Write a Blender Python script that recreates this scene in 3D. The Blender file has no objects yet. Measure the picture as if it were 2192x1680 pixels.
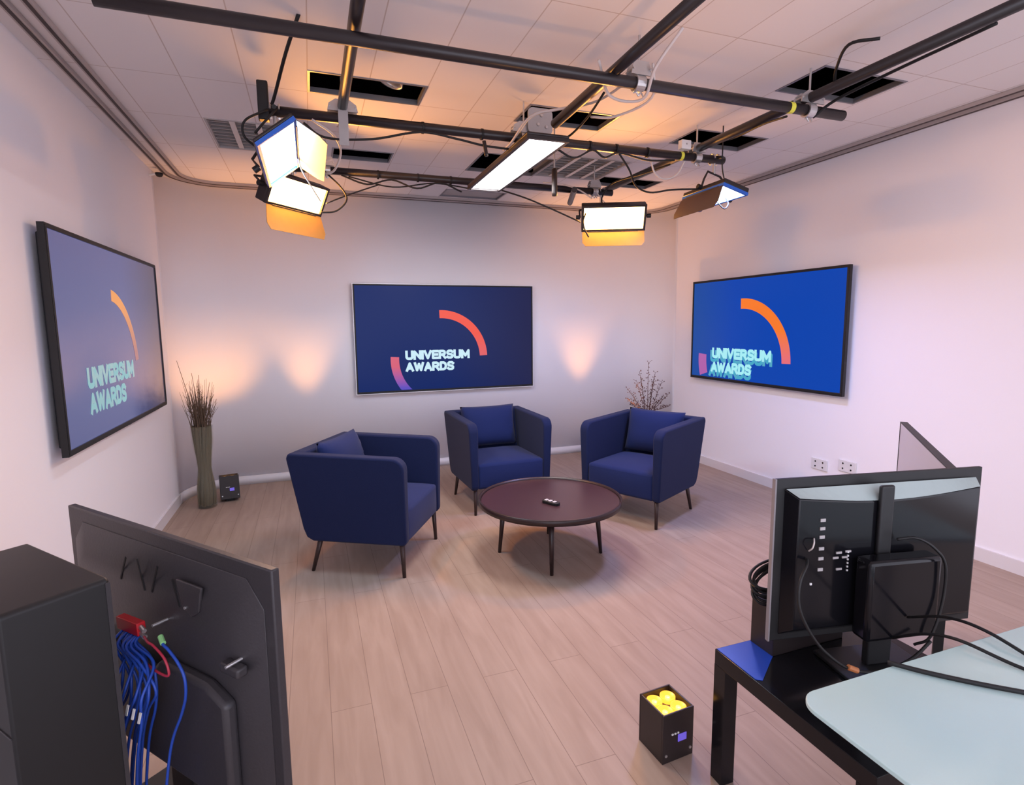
import bpy, bmesh, math, random
from mathutils import Vector, Matrix
random.seed(7)
PI = math.pi
SC = bpy.context.scene
COL = SC.collection
rad = math.radians

# ------------------------------------------------------------------ camera, world, exposure
YAW, PITCH, ROLL, FPX = 0.34573, -0.122535, -0.010235, 1185.93
CAM_H = 1.5
fwd = Vector((math.sin(YAW)*math.cos(PITCH), math.cos(YAW)*math.cos(PITCH), math.sin(PITCH)))
rgt = Vector((math.cos(YAW), -math.sin(YAW), 0))
upv = rgt.cross(fwd)
r2 = math.cos(ROLL)*rgt + math.sin(ROLL)*upv
u2 = -math.sin(ROLL)*rgt + math.cos(ROLL)*upv
cam_d = bpy.data.cameras.new('camera')
cam_d.sensor_width = 36.0
cam_d.sensor_fit = 'HORIZONTAL'
cam_d.lens = FPX/2192*36.0
cam_d.clip_start = 0.02
cam = bpy.data.objects.new('camera', cam_d)
COL.objects.link(cam)
cam.matrix_world = Matrix(((r2.x, u2.x, -fwd.x, 0), (r2.y, u2.y, -fwd.y, 0), (r2.z, u2.z, -fwd.z, CAM_H), (0, 0, 0, 1)))
SC.camera = cam

w = bpy.data.worlds.new('world'); SC.world = w; w.use_nodes = True
bgn = w.node_tree.nodes['Background']
bgn.inputs[0].default_value = (0.86, 0.85, 1.0, 1); bgn.inputs[1].default_value = 2.2
SC.view_settings.view_transform = 'Standard'
SC.view_settings.look = 'None'
SC.view_settings.gamma = 1.0
SC.view_settings.use_curve_mapping = False
SC.view_settings.exposure = 0.38
SC.cycles.sample_clamp_indirect = 6.0
SC.cycles.max_bounces = 8

# light power table (watts)
P_CENTRE, P_KEY, P_AMBER_L, P_AMBER_R, P_BLUE, P_UP = 18, 15, 19, 17, 27, 58

# ------------------------------------------------------------------ room numbers (metres)
XL, XR, YB, H = -1.13, 3.875, 5.74, 2.75
Y0 = -1.0
RC = 0.45

# ------------------------------------------------------------------ materials
def srgb(r, g, b):
    f = lambda c: (c/255/12.92) if c/255 <= 0.04045 else ((c/255+0.055)/1.055)**2.4
    return (f(r), f(g), f(b), 1)

def mat(name, col, rough=0.6, metal=0.0, emis=None, estr=0.0, spec=0.5, noise=0.0, nscale=40, bump=0.0, alpha=None, trans=0.0, ior=1.45, sheen=0.0):
    m = bpy.data.materials.new(name); m.use_nodes = True
    nt = m.node_tree; b = nt.nodes['Principled BSDF']
    b.inputs['Base Color'].default_value = col
    b.inputs['Roughness'].default_value = rough
    b.inputs['Metallic'].default_value = metal
    b.inputs['Specular IOR Level'].default_value = spec
    b.inputs['IOR'].default_value = ior
    b.inputs['Transmission Weight'].default_value = trans
    if sheen:
        b.inputs['Sheen Weight'].default_value = sheen
    if emis:
        b.inputs['Emission Color'].default_value = emis
        b.inputs['Emission Strength'].default_value = estr
    if noise or bump:
        tc = nt.nodes.new('ShaderNodeTexCoord')
        n = nt.nodes.new('ShaderNodeTexNoise'); n.inputs['Scale'].default_value = nscale; n.inputs['Detail'].default_value = 4
        nt.links.new(tc.outputs['Object'], n.inputs['Vector'])
        if noise:
            mx = nt.nodes.new('ShaderNodeMix'); mx.data_type = 'RGBA'; mx.blend_type = 'MULTIPLY'
            mx.inputs[0].default_value = 1.0
            mx.inputs[6].default_value = col
            cr = nt.nodes.new('ShaderNodeMapRange')
            cr.inputs[3].default_value = 1-noise; cr.inputs[4].default_value = 1+noise
            nt.links.new(n.outputs['Fac'], cr.inputs[0])
            nt.links.new(cr.outputs[0], mx.inputs[7])
            nt.links.new(mx.outputs[2], b.inputs['Base Color'])
        if bump:
            bp = nt.nodes.new('ShaderNodeBump'); bp.inputs['Strength'].default_value = bump; bp.inputs['Distance'].default_value = 0.002
            nt.links.new(n.outputs['Fac'], bp.inputs['Height'])
            nt.links.new(bp.outputs[0], b.inputs['Normal'])
    return m

M = {}
M['wall'] = mat('wall_paint', (0.87, 0.86, 0.90, 1), 0.75, bump=0.15, nscale=90)
M['trimw'] = mat('white_trim', (0.72, 0.70, 0.71, 1), 0.45, noise=0.03, nscale=6)
M['rail'] = mat('rail_grey', (0.42, 0.37, 0.36, 1), 0.45, noise=0.05, nscale=8)
M['groove'] = mat('rail_groove', (0.05, 0.035, 0.035, 1), 0.6, noise=0.1, nscale=20)
M['fabric'] = mat('navy_fabric', (0.008, 0.014, 0.056, 1), 0.9, noise=0.18, nscale=350, bump=0.5, spec=0.2, sheen=0.06)
M['fabric2'] = mat('navy_cushion_fabric', (0.010, 0.019, 0.085, 1), 0.9, noise=0.16, nscale=350, bump=0.5, spec=0.2, sheen=0.08)
M['legmetal'] = mat('dark_brown_metal', (0.045, 0.028, 0.026, 1), 0.4, metal=0.3, noise=0.1, nscale=30)
M['tabletop'] = mat('dark_brown_tabletop', (0.042, 0.018, 0.023, 1), 0.36, noise=0.06, nscale=30, spec=0.5)
M['tablerim'] = mat('dark_table_rim', (0.025, 0.013, 0.013, 1), 0.35, noise=0.1, nscale=30)
M['black'] = mat('black_plastic', (0.008, 0.008, 0.009, 1), 0.5, noise=0.1, nscale=30)
M['blackr'] = mat('black_rubber', (0.008, 0.008, 0.009, 1), 0.6, noise=0.1, nscale=30)
M['backpl'] = mat('charcoal_monitor_back', (0.035, 0.032, 0.036, 1), 0.42, noise=0.12, nscale=120, bump=0.2)
M['pipe'] = mat('black_painted_pipe', (0.018, 0.014, 0.016, 1), 0.35, noise=0.2, nscale=12, spec=0.6)
M['silver'] = mat('silver_clamp_metal', (0.55, 0.54, 0.54, 1), 0.35, metal=0.8, noise=0.1, nscale=20)
M['silvere'] = mat('bright_silver_trim', (0.75, 0.75, 0.78, 1), 0.4, metal=0.2, noise=0.02, nscale=20)
M['silverp'] = mat('grey_painted_metal', (0.40, 0.38, 0.38, 1), 0.5, noise=0.08, nscale=20)
M['yellow'] = mat('yellow_tape', (0.75, 0.72, 0.08, 1), 0.6, noise=0.05, nscale=40)
M['white'] = mat('white_plastic', (0.72, 0.72, 0.72, 1), 0.45, noise=0.03, nscale=20)
M['whitec'] = mat('white_cable', (0.62, 0.56, 0.54, 1), 0.5, noise=0.04, nscale=20)
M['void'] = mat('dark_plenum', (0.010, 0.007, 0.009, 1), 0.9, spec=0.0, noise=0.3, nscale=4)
M['lip'] = mat('aluminium_lip', (0.22, 0.22, 0.24, 1), 0.4, metal=0.5, noise=0.05, nscale=20)
M['louv'] = mat('louver_metal', (0.55, 0.54, 0.54, 1), 0.3, metal=0.7, noise=0.05, nscale=10)
M['louvd'] = mat('fixture_inside_grey', (0.22, 0.20, 0.21, 1), 0.5, noise=0.05, nscale=10)
M['brown'] = mat('lamp_housing_black', (0.020, 0.014, 0.014, 1), 0.4, noise=0.1, nscale=20, spec=0.5)
M['door'] = mat('barn_door_black', (0.050, 0.030, 0.028, 1), 0.40, noise=0.1, nscale=20, spec=0.5)
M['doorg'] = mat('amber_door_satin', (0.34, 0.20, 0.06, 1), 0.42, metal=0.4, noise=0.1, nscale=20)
M['bluem'] = mat('blue_cable', (0.015, 0.06, 0.36, 1), 0.4, noise=0.08, nscale=30)
M['red'] = mat('red_metal', (0.50, 0.012, 0.02, 1), 0.4, noise=0.08, nscale=30)
M['redc'] = mat('red_cable', (0.42, 0.03, 0.06, 1), 0.4, noise=0.08, nscale=30)
M['green'] = mat('green_collar', (0.25, 0.55, 0.22, 1), 0.4, noise=0.05, nscale=30)
M['orangec'] = mat('copper_collar', (0.55, 0.20, 0.07, 1), 0.4, noise=0.05, nscale=30)
M['bevelrefl'] = mat('bevel_reflection_paint', (0.36, 0.43, 0.42, 1), 0.15, noise=0.04, nscale=12)  # reflected brightness on the monitor's top bevel, painted as a base colour
M['bluerefl'] = mat('blue_reflection_paint', (0.004, 0.04, 0.34, 1), 0.3, noise=0.04, nscale=12)  # colour of the painted blue reflection on the side table
M['frameglow'] = mat('frame_blue_glow_paint', (0.02, 0.12, 0.55, 1), 0.4, noise=0.05, nscale=12)  # blue LED light falling on the frame, put into its base colour
M['lack'] = mat('black_gloss_table', (0.006, 0.006, 0.008, 1), 0.14, noise=0.05, nscale=30, spec=0.35)
M['grass'] = mat('dried_grass', (0.13, 0.085, 0.055, 1), 0.8, noise=0.35, nscale=60)
M['grass2'] = mat('olive_stems', (0.12, 0.095, 0.055, 1), 0.8, noise=0.35, nscale=60)
M['twig'] = mat('brown_twig', (0.12, 0.06, 0.055, 1), 0.8, noise=0.2, nscale=60)
M['ceram'] = mat('grey_ceramic', (0.30, 0.28, 0.27, 1), 0.4, noise=0.08, nscale=20)
M['panel'] = mat('pale_grey_panel', (0.42, 0.41, 0.46, 1), 0.35, noise=0.02, nscale=10)
M['screenoff'] = mat('remote_button', (0.5, 0.48, 0.48, 1), 0.4, noise=0.1, nscale=50)

def glass(name, col, rough=0.0, ior=1.45):
    return mat(name, col, rough, trans=1.0, ior=ior)
M['glass'] = mat('vase_glass', (0.45, 0.44, 0.34, 1), 0.05, spec=0.4, noise=0.03, nscale=20)
M['glass'].node_tree.nodes['Principled BSDF'].inputs['Alpha'].default_value = 0.10

def emission(name, col, s, rough=0.3):
    return mat(name, (0.02, 0.02, 0.02, 1), rough, emis=col, estr=s)

# glass desk: frosted greenish pane, partly clear
m = mat('green_tinted_glass', (0.70, 0.92, 0.92, 1), 0.10, spec=0.6, noise=0.03, nscale=4)
m.node_tree.nodes['Principled BSDF'].inputs['Transmission Weight'].default_value = 0.45
M['deskglass'] = m

def wood():
    m = bpy.data.materials.new('pale_oak_planks'); m.use_nodes = True
    nt = m.node_tree; b = nt.nodes['Principled BSDF']
    tc = nt.nodes.new('ShaderNodeTexCoord')
    mp = nt.nodes.new('ShaderNodeMapping'); mp.inputs['Rotation'].default_value = (0, 0, PI/2)
    nt.links.new(tc.outputs['Object'], mp.inputs['Vector'])
    br = nt.nodes.new('ShaderNodeTexBrick')
    br.offset = 0.37; br.offset_frequency = 2
    br.inputs['Scale'].default_value = 1.0
    br.inputs['Brick Width'].default_value = 1.55
    br.inputs['Row Height'].default_value = 0.155
    br.inputs['Mortar Size'].default_value = 0.0016
    br.inputs['Mortar Smooth'].default_value = 0.4
    br.inputs['Color1'].default_value = (0.0, 0.0, 0.0, 1)
    br.inputs['Color2'].default_value = (1.0, 1.0, 1.0, 1)
    br.inputs['Mortar'].default_value = (0.5, 0.5, 0.5, 1)
    nt.links.new(mp.outputs[0], br.inputs['Vector'])
    mp2 = nt.nodes.new('ShaderNodeMapping'); mp2.inputs['Scale'].default_value = (9, 1.0, 1)
    nt.links.new(tc.outputs['Object'], mp2.inputs['Vector'])
    n1 = nt.nodes.new('ShaderNodeTexNoise'); n1.inputs['Scale'].default_value = 2.2; n1.inputs['Detail'].default_value = 6; n1.inputs['Distortion'].default_value = 0.6
    nt.links.new(mp2.outputs[0], n1.inputs['Vector'])
    n2 = nt.nodes.new('ShaderNodeTexNoise'); n2.inputs['Scale'].default_value = 3.0; n2.inputs['Detail'].default_value = 2
    nt.links.new(tc.outputs['Object'], n2.inputs['Vector'])
    a = nt.nodes.new('ShaderNodeMath'); a.operation = 'MULTIPLY_ADD'; a.inputs[1].default_value = 0.10
    nt.links.new(br.outputs['Color'], a.inputs[0]); nt.links.new(n1.outputs['Fac'], a.inputs[2])
    a2 = nt.nodes.new('ShaderNodeMath'); a2.operation = 'MULTIPLY_ADD'; a2.inputs[1].default_value = 0.35
    nt.links.new(n2.outputs['Fac'], a2.inputs[0]); nt.links.new(a.outputs[0], a2.inputs[2])
    cr = nt.nodes.new('ShaderNodeValToRGB')
    cr.color_ramp.elements[0].position = 0.35; cr.color_ramp.elements[0].color = (0.29, 0.205, 0.158, 1)
    cr.color_ramp.elements[1].position = 1.15; cr.color_ramp.elements[1].color = (0.395, 0.295, 0.235, 1)
    nt.links.new(a2.outputs[0], cr.inputs[0])
    mx = nt.nodes.new('ShaderNodeMix'); mx.data_type = 'RGBA'
    nt.links.new(br.outputs['Fac'], mx.inputs[0]); nt.links.new(cr.outputs[0], mx.inputs[6])
    mx.inputs[7].default_value = (0.21, 0.145, 0.115, 1)
    nt.links.new(mx.outputs[2], b.inputs['Base Color'])
    b.inputs['Roughness'].default_value = 0.5
    b.inputs['Specular IOR Level'].default_value = 0.35
    return m
M['floor'] = wood()

def ceilmat():
    m = bpy.data.materials.new('ceiling_tiles'); m.use_nodes = True
    nt = m.node_tree; b = nt.nodes['Principled BSDF']
    tc = nt.nodes.new('ShaderNodeTexCoord')
    mp = nt.nodes.new('ShaderNodeMapping'); mp.inputs['Location'].default_value = (0.25, -0.33, 0)
    nt.links.new(tc.outputs['Object'], mp.inputs['Vector'])
    br = nt.nodes.new('ShaderNodeTexBrick'); br.offset = 0.0
    br.inputs['Scale'].default_value = 1.0
    br.inputs['Brick Width'].default_value = 0.30
    br.inputs['Row Height'].default_value = 0.60
    br.inputs['Mortar Size'].default_value = 0.003
    br.inputs['Mortar Smooth'].default_value = 0.3
    br.inputs['Color1'].default_value = (0.76, 0.73, 0.73, 1)
    br.inputs['Color2'].default_value = (0.79, 0.76, 0.76, 1)
    br.inputs['Mortar'].default_value = (0.55, 0.48, 0.45, 1)
    nt.links.new(mp.outputs[0], br.inputs['Vector'])
    nt.links.new(br.outputs['Color'], b.inputs['Base Color'])
    b.inputs['Roughness'].default_value = 0.7
    return m
M['ceil'] = ceilmat()

# ------------------------------------------------------------------ mesh helpers
def obj(name, bm, m=None, parent=None, smooth=False, bevel=0, mw=None, sub=0):
    me = bpy.data.meshes.new(name)
    bmesh.ops.recalc_face_normals(bm, faces=bm.faces)
    bm.to_mesh(me); bm.free()
    o = bpy.data.objects.new(name, me); COL.objects.link(o)
    if m: me.materials.append(m)
    if parent: o.parent = parent
    if mw is not None: o.matrix_basis = mw
    if smooth:
        for p in me.polygons: p.use_smooth = True
    if bevel:
        b = o.modifiers.new('bevel', 'BEVEL'); b.width = bevel; b.segments = 3; b.limit_method = 'ANGLE'; b.angle_limit = rad(35)
        for p in me.polygons: p.use_smooth = True
        if hasattr(me, 'set_sharp_from_angle'): me.set_sharp_from_angle(angle=rad(40))
    if sub:
        s = o.modifiers.new('sub', 'SUBSURF'); s.levels = sub; s.render_levels = sub
    return o

def tag(o, label=None, cat=None, group=None, kind=None):
    if label: o['label'] = label
    if cat: o['category'] = cat
    if group: o['group'] = group
    if kind: o['kind'] = kind
    return o

def thing(name, label, cat, loc=(0, 0, 0), rz=0, group=None, mw=None):
    o = bpy.data.objects.new(name, None); COL.objects.link(o)
    o.empty_display_size = 0.05
    if mw is not None: o.matrix_world = mw
    else:
        o.location = loc; o.rotation_euler = (0, 0, rz)
    return tag(o, label, cat, group)

def struct(name, bm, m, **k):
    return tag(obj(name, bm, m, **k), kind='structure')

def box(bm, x0, x1, y0, y1, z0, z1, mtx=None):
    vs = [Vector((x, y, z)) for z in (z0, z1) for y in (y0, y1) for x in (x0, x1)]
    if mtx: vs = [mtx @ v for v in vs]
    v = [bm.verts.new(p) for p in vs]
    for f in ((0, 2, 3, 1), (4, 5, 7, 6), (0, 1, 5, 4), (2, 6, 7, 3), (0, 4, 6, 2), (1, 3, 7, 5)):
        bm.faces.new([v[i] for i in f])
    return bm

def B(*a, mtx=None):
    return box(bmesh.new(), *a, mtx=mtx)

def frame_at(p, d):
    d = d.normalized()
    h = Vector((0, 0, 1)) if abs(d.z) < 0.95 else Vector((1, 0, 0))
    a = d.cross(h).normalized(); b = d.cross(a).normalized()
    return a, b

def tube(bm, pts, r, seg=10, r1=None, cap=True):
    pts = [Vector(p) for p in pts]
    n = len(pts); rings = []
    pa = None
    for i, p in enumerate(pts):
        d = (pts[min(i+1, n-1)] - pts[max(i-1, 0)])
        a, b = frame_at(p, d)
        if pa is not None:
            a = (pa - d.normalized()*pa.dot(d.normalized()))
            a = a.normalized() if a.length > 1e-6 else frame_at(p, d)[0]
            b = d.normalized().cross(a)
        pa = a
        rr = r if r1 is None else r + (r1-r)*i/(n-1)
        rings.append([bm.verts.new(p + (a*math.cos(2*PI*k/seg) + b*math.sin(2*PI*k/seg))*rr) for k in range(seg)])
    for i in range(n-1):
        for k in range(seg):
            bm.faces.new((rings[i][k], rings[i][(k+1) % seg], rings[i+1][(k+1) % seg], rings[i+1][k]))
    if cap:
        bm.faces.new(rings[0][::-1]); bm.faces.new(rings[-1])
    return bm

def smoothpath(pts, k=6):
    P = [Vector(p) for p in pts]
    P = [P[0]*2-P[1]] + P + [P[-1]*2-P[-2]]
    out = []
    for i in range(1, len(P)-2):
        a, b, c, d = P[i-1], P[i], P[i+1], P[i+2]
        for j in range(k):
            t = j/k
            out.append(0.5*((2*b) + (-a+c)*t + (2*a-5*b+4*c-d)*t*t + (-a+3*b-3*c+d)*t**3))
    out.append(P[-2])
    return out

def T(pts, r, seg=8, k=6, r1=None):
    return tube(bmesh.new(), smoothpath(pts, k) if len(pts) > 2 else pts, r, seg, r1)

def lathe(bm, prof, seg=32, c=(0, 0)):
    rings = []
    for r, z in prof:
        rings.append([bm.verts.new((c[0]+r*math.cos(2*PI*k/seg), c[1]+r*math.sin(2*PI*k/seg), z)) for k in range(seg)])
    for i in range(len(prof)-1):
        for k in range(seg):
            bm.faces.new((rings[i][k], rings[i][(k+1) % seg], rings[i+1][(k+1) % seg], rings[i+1][k]))
    if prof[0][0] > 1e-5: bm.faces.new(rings[0][::-1])
    if prof[-1][0] > 1e-5: bm.faces.new(rings[-1])
    bmesh.ops.remove_doubles(bm, verts=bm.verts, dist=1e-6)
    return bm

def prism(bm, poly, a0, a1, axis='x', mtx=None):
    # poly: list of 2D points in the two remaining axes
    def mk(u, v, a):
        p = {'x': (a, u, v), 'y': (u, a, v), 'z': (u, v, a)}[axis]
        p = Vector(p)
        return mtx @ p if mtx else p
    A = [bm.verts.new(mk(u, v, a0)) for u, v in poly]
    C = [bm.verts.new(mk(u, v, a1)) for u, v in poly]
    bm.faces.new(A[::-1]); bm.faces.new(C)
    n = len(poly)
    for i in range(n):
        bm.faces.new((A[i], A[(i+1) % n], C[(i+1) % n], C[i]))
    return bm

def arc(cx, cy, r, a0, a1, n=8):
    return [(cx+r*math.cos(rad(a0+(a1-a0)*i/n)), cy+r*math.sin(rad(a0+(a1-a0)*i/n))) for i in range(n+1)]

def rrect(x0, x1, y0, y1, r, n=6):
    return arc(x1-r, y1-r, r, 0, 90, n)+arc(x0+r, y1-r, r, 90, 180, n)+arc(x0+r, y0+r, r, 180, 270, n)+arc(x1-r, y0+r, r, 270, 360, n)

# ------------------------------------------------------------------ room shell
def wall_path(o):
    """three pieces of the wall line, shifted by o into the room"""
    R = RC-o
    left = [(XL+o, Y0), (XL+o, YB-RC)]
    back = [(XL+RC+R*math.cos(rad(a)), YB-RC+R*math.sin(rad(a))) for a in range(180, 89, -6)] + \
           [(XR-RC+R*math.cos(rad(a)), YB-RC+R*math.sin(rad(a))) for a in range(90, -1, -6)]
    right = [(XR-o, YB-RC), (XR-o, Y0)]
    return left, back, right

def strip(o0, o1, z0, z1, which):
    a = wall_path(o0)[which]; b = wall_path(o1)[which]
    return ribbon(a, b, z0, z1)

def ribbon(a, b, z0, z1):
    bm = bmesh.new(); R = []
    for p, q in zip(a, b):
        R.append([bm.verts.new((p[0], p[1], z0)), bm.verts.new((q[0], q[1], z0)), bm.verts.new((q[0], q[1], z1)), bm.verts.new((p[0], p[1], z1))])
    for i in range(len(R)-1):
        for k in range(4):
            bm.faces.new((R[i][k], R[i][(k+1) % 4], R[i+1][(k+1) % 4], R[i+1][k]))
    bm.faces.new(R[0][::-1]); bm.faces.new(R[-1])
    return bm

struct('floor', B(XL-0.2, XR+0.2, Y0-1.5, YB+0.2, -0.1, 0), M['floor'])
for i, nm in enumerate(('left', 'back', 'right')):
    struct('wall_'+nm, strip(0, -0.12, 0, H+0.024, i), M['wall'], smooth=(i == 1))
    struct('baseboard_'+nm, strip(0, 0.014, 0, 0.085, i), M['trimw'], smooth=(i == 1))

# ceiling with missing tiles: (x0, x1, y0, y1)
HOLES = [(0.05, 0.65, 3.06, 3.33), (1.25, 1.84, 3.11, 3.39), (0.21, 0.64, 4.27, 4.53), (1.25, 1.84, 4.05, 4.55),
         (2.43, 3.03, 3.15, 3.45), (2.45, 3.03, 2.20, 2.52), (2.43, 3.03, 4.37, 4.66), (1.25, 1.84, 5.20, 5.50),
         (-0.54, 0.06, 3.92, 4.51), (1.84, 2.43, 3.93, 4.52)]
def ceiling():
    xs = sorted({XL-0.12, XR+0.12} | {h[0] for h in HOLES} | {h[1] for h in HOLES})
    ys = sorted({Y0, YB+0.12} | {h[2] for h in HOLES} | {h[3] for h in HOLES})
    bm = bmesh.new()
    for i in range(len(xs)-1):
        for j in range(len(ys)-1):
            cx, cy = (xs[i]+xs[i+1])/2, (ys[j]+ys[j+1])/2
            if any(h[0] < cx < h[1] and h[2] < cy < h[3] for h in HOLES): continue
            box(bm, xs[i], xs[i+1], ys[j], ys[j+1], H, H+0.025)
    bmesh.ops.remove_doubles(bm, verts=bm.verts, dist=1e-5)
    return struct('ceiling', bm, M['ceil'])
ceiling()
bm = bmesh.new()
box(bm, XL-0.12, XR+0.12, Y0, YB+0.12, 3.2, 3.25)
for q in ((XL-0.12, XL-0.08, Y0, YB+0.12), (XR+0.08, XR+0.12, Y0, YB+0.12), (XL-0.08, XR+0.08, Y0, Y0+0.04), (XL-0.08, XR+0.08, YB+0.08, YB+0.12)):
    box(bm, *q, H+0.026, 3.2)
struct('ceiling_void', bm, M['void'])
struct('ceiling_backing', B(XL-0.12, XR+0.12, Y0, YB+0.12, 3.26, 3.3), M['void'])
for k, (a, b, c, d) in enumerate(HOLES[:8]):
    bm = bmesh.new(); t = 0.012; z0, z1 = H-0.003, H+0.024
    box(bm, a, a+t, c, d, z0, z1); box(bm, b-t, b, c, d, z0, z1)
    box(bm, a+t, b-t, c, c+t, z0, z1); box(bm, a+t, b-t, d-t, d, z0, z1)
    struct('trim_%d' % (k+2), bm, M['lip'])
# grey closed hatch in the rear opening and a tilted dark tile inside the middle one
struct('trim_10', B(1.262, 1.828, 5.212, 5.488, H+0.012, H+0.025), M['silverp'])

# double curtain track along the ceiling edge
tr = thing('curtain_track', 'grey double curtain track running round the ceiling edge', 'track', (0, 0, 0))
def fullpath(o):
    l, b, r = wall_path(o)
    l = [(l[0][0], Y0+0.05), l[1]]; r = [r[0], (r[1][0], Y0+0.05)]
    return l[:1]+b+r[1:]
for o_, nm in ((0.075, 'rail'), (0.165, 'rail')):
    rr_ = obj(nm, ribbon(fullpath(o_), fullpath(o_+0.035), H-0.022, H-0.001), M['rail'], tr)
    obj('groove', ribbon(fullpath(o_+0.010), fullpath(o_+0.025), H-0.0245, H-0.0222), M['groove'], rr_)

# ------------------------------------------------------------------ televisions
GL = {  # stroke lettering on a unit box: list of polylines
 'U': [[(0, 1), (0, .22), (.08, .06), (.25, 0), (.62, 0), (.79, .06), (.87, .22), (.87, 1)]],
 'N': [[(0, 0), (0, 1), (.87, 0), (.87, 1)]],
 'I': [[(0, 0), (0, 1)]],
 'V': [[(0, 1), (.45, 0), (.9, 1)]],
 'E': [[(.72, 0), (0, 0), (0, 1), (.72, 1)], [(0, .5), (.65, .5)]],
 'R': [[(0, 0), (0, 1), (.55, 1), (.76, .9), (.80, .72), (.74, .55), (.55, .46), (0, .46)], [(.45, .46), (.85, 0)]],
 'S': [[(.80, .86), (.62, 1), (.22, 1), (.04, .88), (.02, .68), (.15, .55), (.65, .45), (.79, .32), (.77, .12), (.58, 0), (.18, 0), (0, .12)]],
 'M': [[(0, 0), (0, 1), (.52, .25), (1.04, 1), (1.04, 0)]],
 'A': [[(0, 0), (.45, 1), (.9, 0)], [(.16, .28), (.74, .28)]],
 'W': [[(0, 1), (.3, 0), (.62, .9), (.94, 0), (1.24, 1)]],
 'D': [[(0, 0), (0, 1), (.45, 1), (.72, .86), (.83, .5), (.72, .14), (.45, 0), (0, 0)]]}
def text_obj(name, txt, x, y, z, wd, ht, m, parent, bold=0.27):
    t = bold/2; segs = []; cx = t
    for ch in txt:
        wmax = max(p[0] for l in GL[ch] for p in l)
        for l in GL[ch]: segs.append([(cx+p[0], t+p[1]*(1-2*t)) for p in l])
        cx += wmax+bold+0.10
    tot = cx-t-0.10
    sx, sy = wd/tot, ht
    bm = bmesh.new()
    for l in segs:
        P = [Vector((x+p[0]*sx, y+p[1]*sy)) for p in l]; r = t*ht
        for i in range(len(P)-1):
            d = (P[i+1]-P[i]).normalized(); n = Vector((-d.y, d.x))*r
            e = d*(r*0.98)
            a, b = P[i]-(e if i == 0 else d*0), P[i+1]+(e if i == len(P)-2 else d*0)
            bm.faces.new([bm.verts.new((q.x, q.y, z)) for q in (a+n, a-n, b-n, b+n)])
            if i > 0:
                bm.faces.new([bm.verts.new((P[i].x+r*math.cos(2*PI*k/12), P[i].y+r*math.sin(2*PI*k/12), z)) for k in range(12)])
    return obj(name, bm, m, parent)

def grad_emission(name, c0, c1, axis, p0, p1, s, rough=0.3, base=(0.01, 0.01, 0.012, 1), spec=0.5):
    m = bpy.data.materials.new(name); m.use_nodes = True
    nt = m.node_tree; b = nt.nodes['Principled BSDF']
    b.inputs['Base Color'].default_value = base; b.inputs['Roughness'].default_value = rough
    b.inputs['Specular IOR Level'].default_value = spec
    tc = nt.nodes.new('ShaderNodeTexCoord'); sp = nt.nodes.new('ShaderNodeSeparateXYZ')
    nt.links.new(tc.outputs['Object'], sp.inputs[0])
    mr = nt.nodes.new('ShaderNodeMapRange'); mr.inputs[1].default_value = p0; mr.inputs[2].default_value = p1
    nt.links.new(sp.outputs[axis], mr.inputs[0])
    mx = nt.nodes.new('ShaderNodeMix'); mx.data_type = 'RGBA'
    mx.inputs[6].default_value = c0; mx.inputs[7].default_value = c1
    nt.links.new(mr.outputs[0], mx.inputs[0])
    nt.links.new(mx.outputs[2], b.inputs['Emission Color']); b.inputs['Emission Strength'].default_value = s
    return m

def arc_band(cx, cy, r, t, a0, a1, z, ymin=None, n=28):
    bm = bmesh.new(); prev = None
    for i in range(n+1):
        a = rad(a0+(a1-a0)*i/n)
        pts = []
        for rr in (r-t/2, r+t/2):
            x, y = cx+rr*math.cos(a), cy+rr*math.sin(a)
            if ymin is not None and y < ymin:
                # slide along the ring direction to the clip line
                y = ymin
            pts.append(bm.verts.new((x, y, z)))
        if prev: bm.faces.new((prev[0], prev[1], pts[1], pts[0]))
        prev = pts
    return bm

def tv(label, mw, scr, content, W=1.83, Hh=1.03, edge='silver'):
    t = thing('wall_television', label, 'television', mw=mw, group=None)
    w2, h2 = W/2, Hh/2
    b = 0.014
    bm = bmesh.new()
    box(bm, -w2, w2, h2-b, h2, -0.022, 0.006); box(bm, -w2, w2, -h2, -h2+b*1.4, -0.022, 0.006)
    box(bm, -w2, -w2+b, -h2+b*1.4, h2-b, -0.022, 0.006); box(bm, w2-b, w2, -h2+b*1.4, h2-b, -0.022, 0.006)
    obj('bezel', bm, M['black'], t, bevel=0.002)
    bm = bmesh.new()
    e = 0.007
    box(bm, -w2-e, w2+e, h2, h2+e, -0.024, 0.003); box(bm, -w2-e, w2+e, -h2-e, -h2, -0.024, 0.003)
    box(bm, -w2-e, -w2, -h2, h2, -0.024, 0.003); box(bm, w2, w2+e, -h2, h2, -0.024, 0.003)
    fr = obj('edge_frame', bm, M['silvere'] if edge == 'silver' else M[edge], t)
    if edge == 'silver': fr['label'] = 'thin silver edge round the television'
    obj('back_housing', B(-w2+0.03, w2-0.03, -h2+0.03, h2-0.03, -0.046, -0.022), M['black'], t, bevel=0.006)
    obj('wall_bracket', B(-0.3, 0.3, -0.2, 0.2, -0.062, -0.046), M['black'], t)
    s = obj('screen', B(-w2+b, w2-b, -h2+b*1.4, h2-b, -0.02, 0.0), scr, t)
    obj('sensor_bump', B(-0.012, 0.012, -h2-0.010, -h2-e, -0.01, 0.004), M['silver'], t)
    content(s)
    return t

def tvmat(pos, right, normal):
    r, n = Vector(right), Vector(normal); u = n.cross(r)
    m = Matrix.Identity(4)
    for i in range(3):
        m[i][0] = r[i]; m[i][1] = u[i]; m[i][2] = n[i]; m[i][3] = pos[i]
    return m

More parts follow.
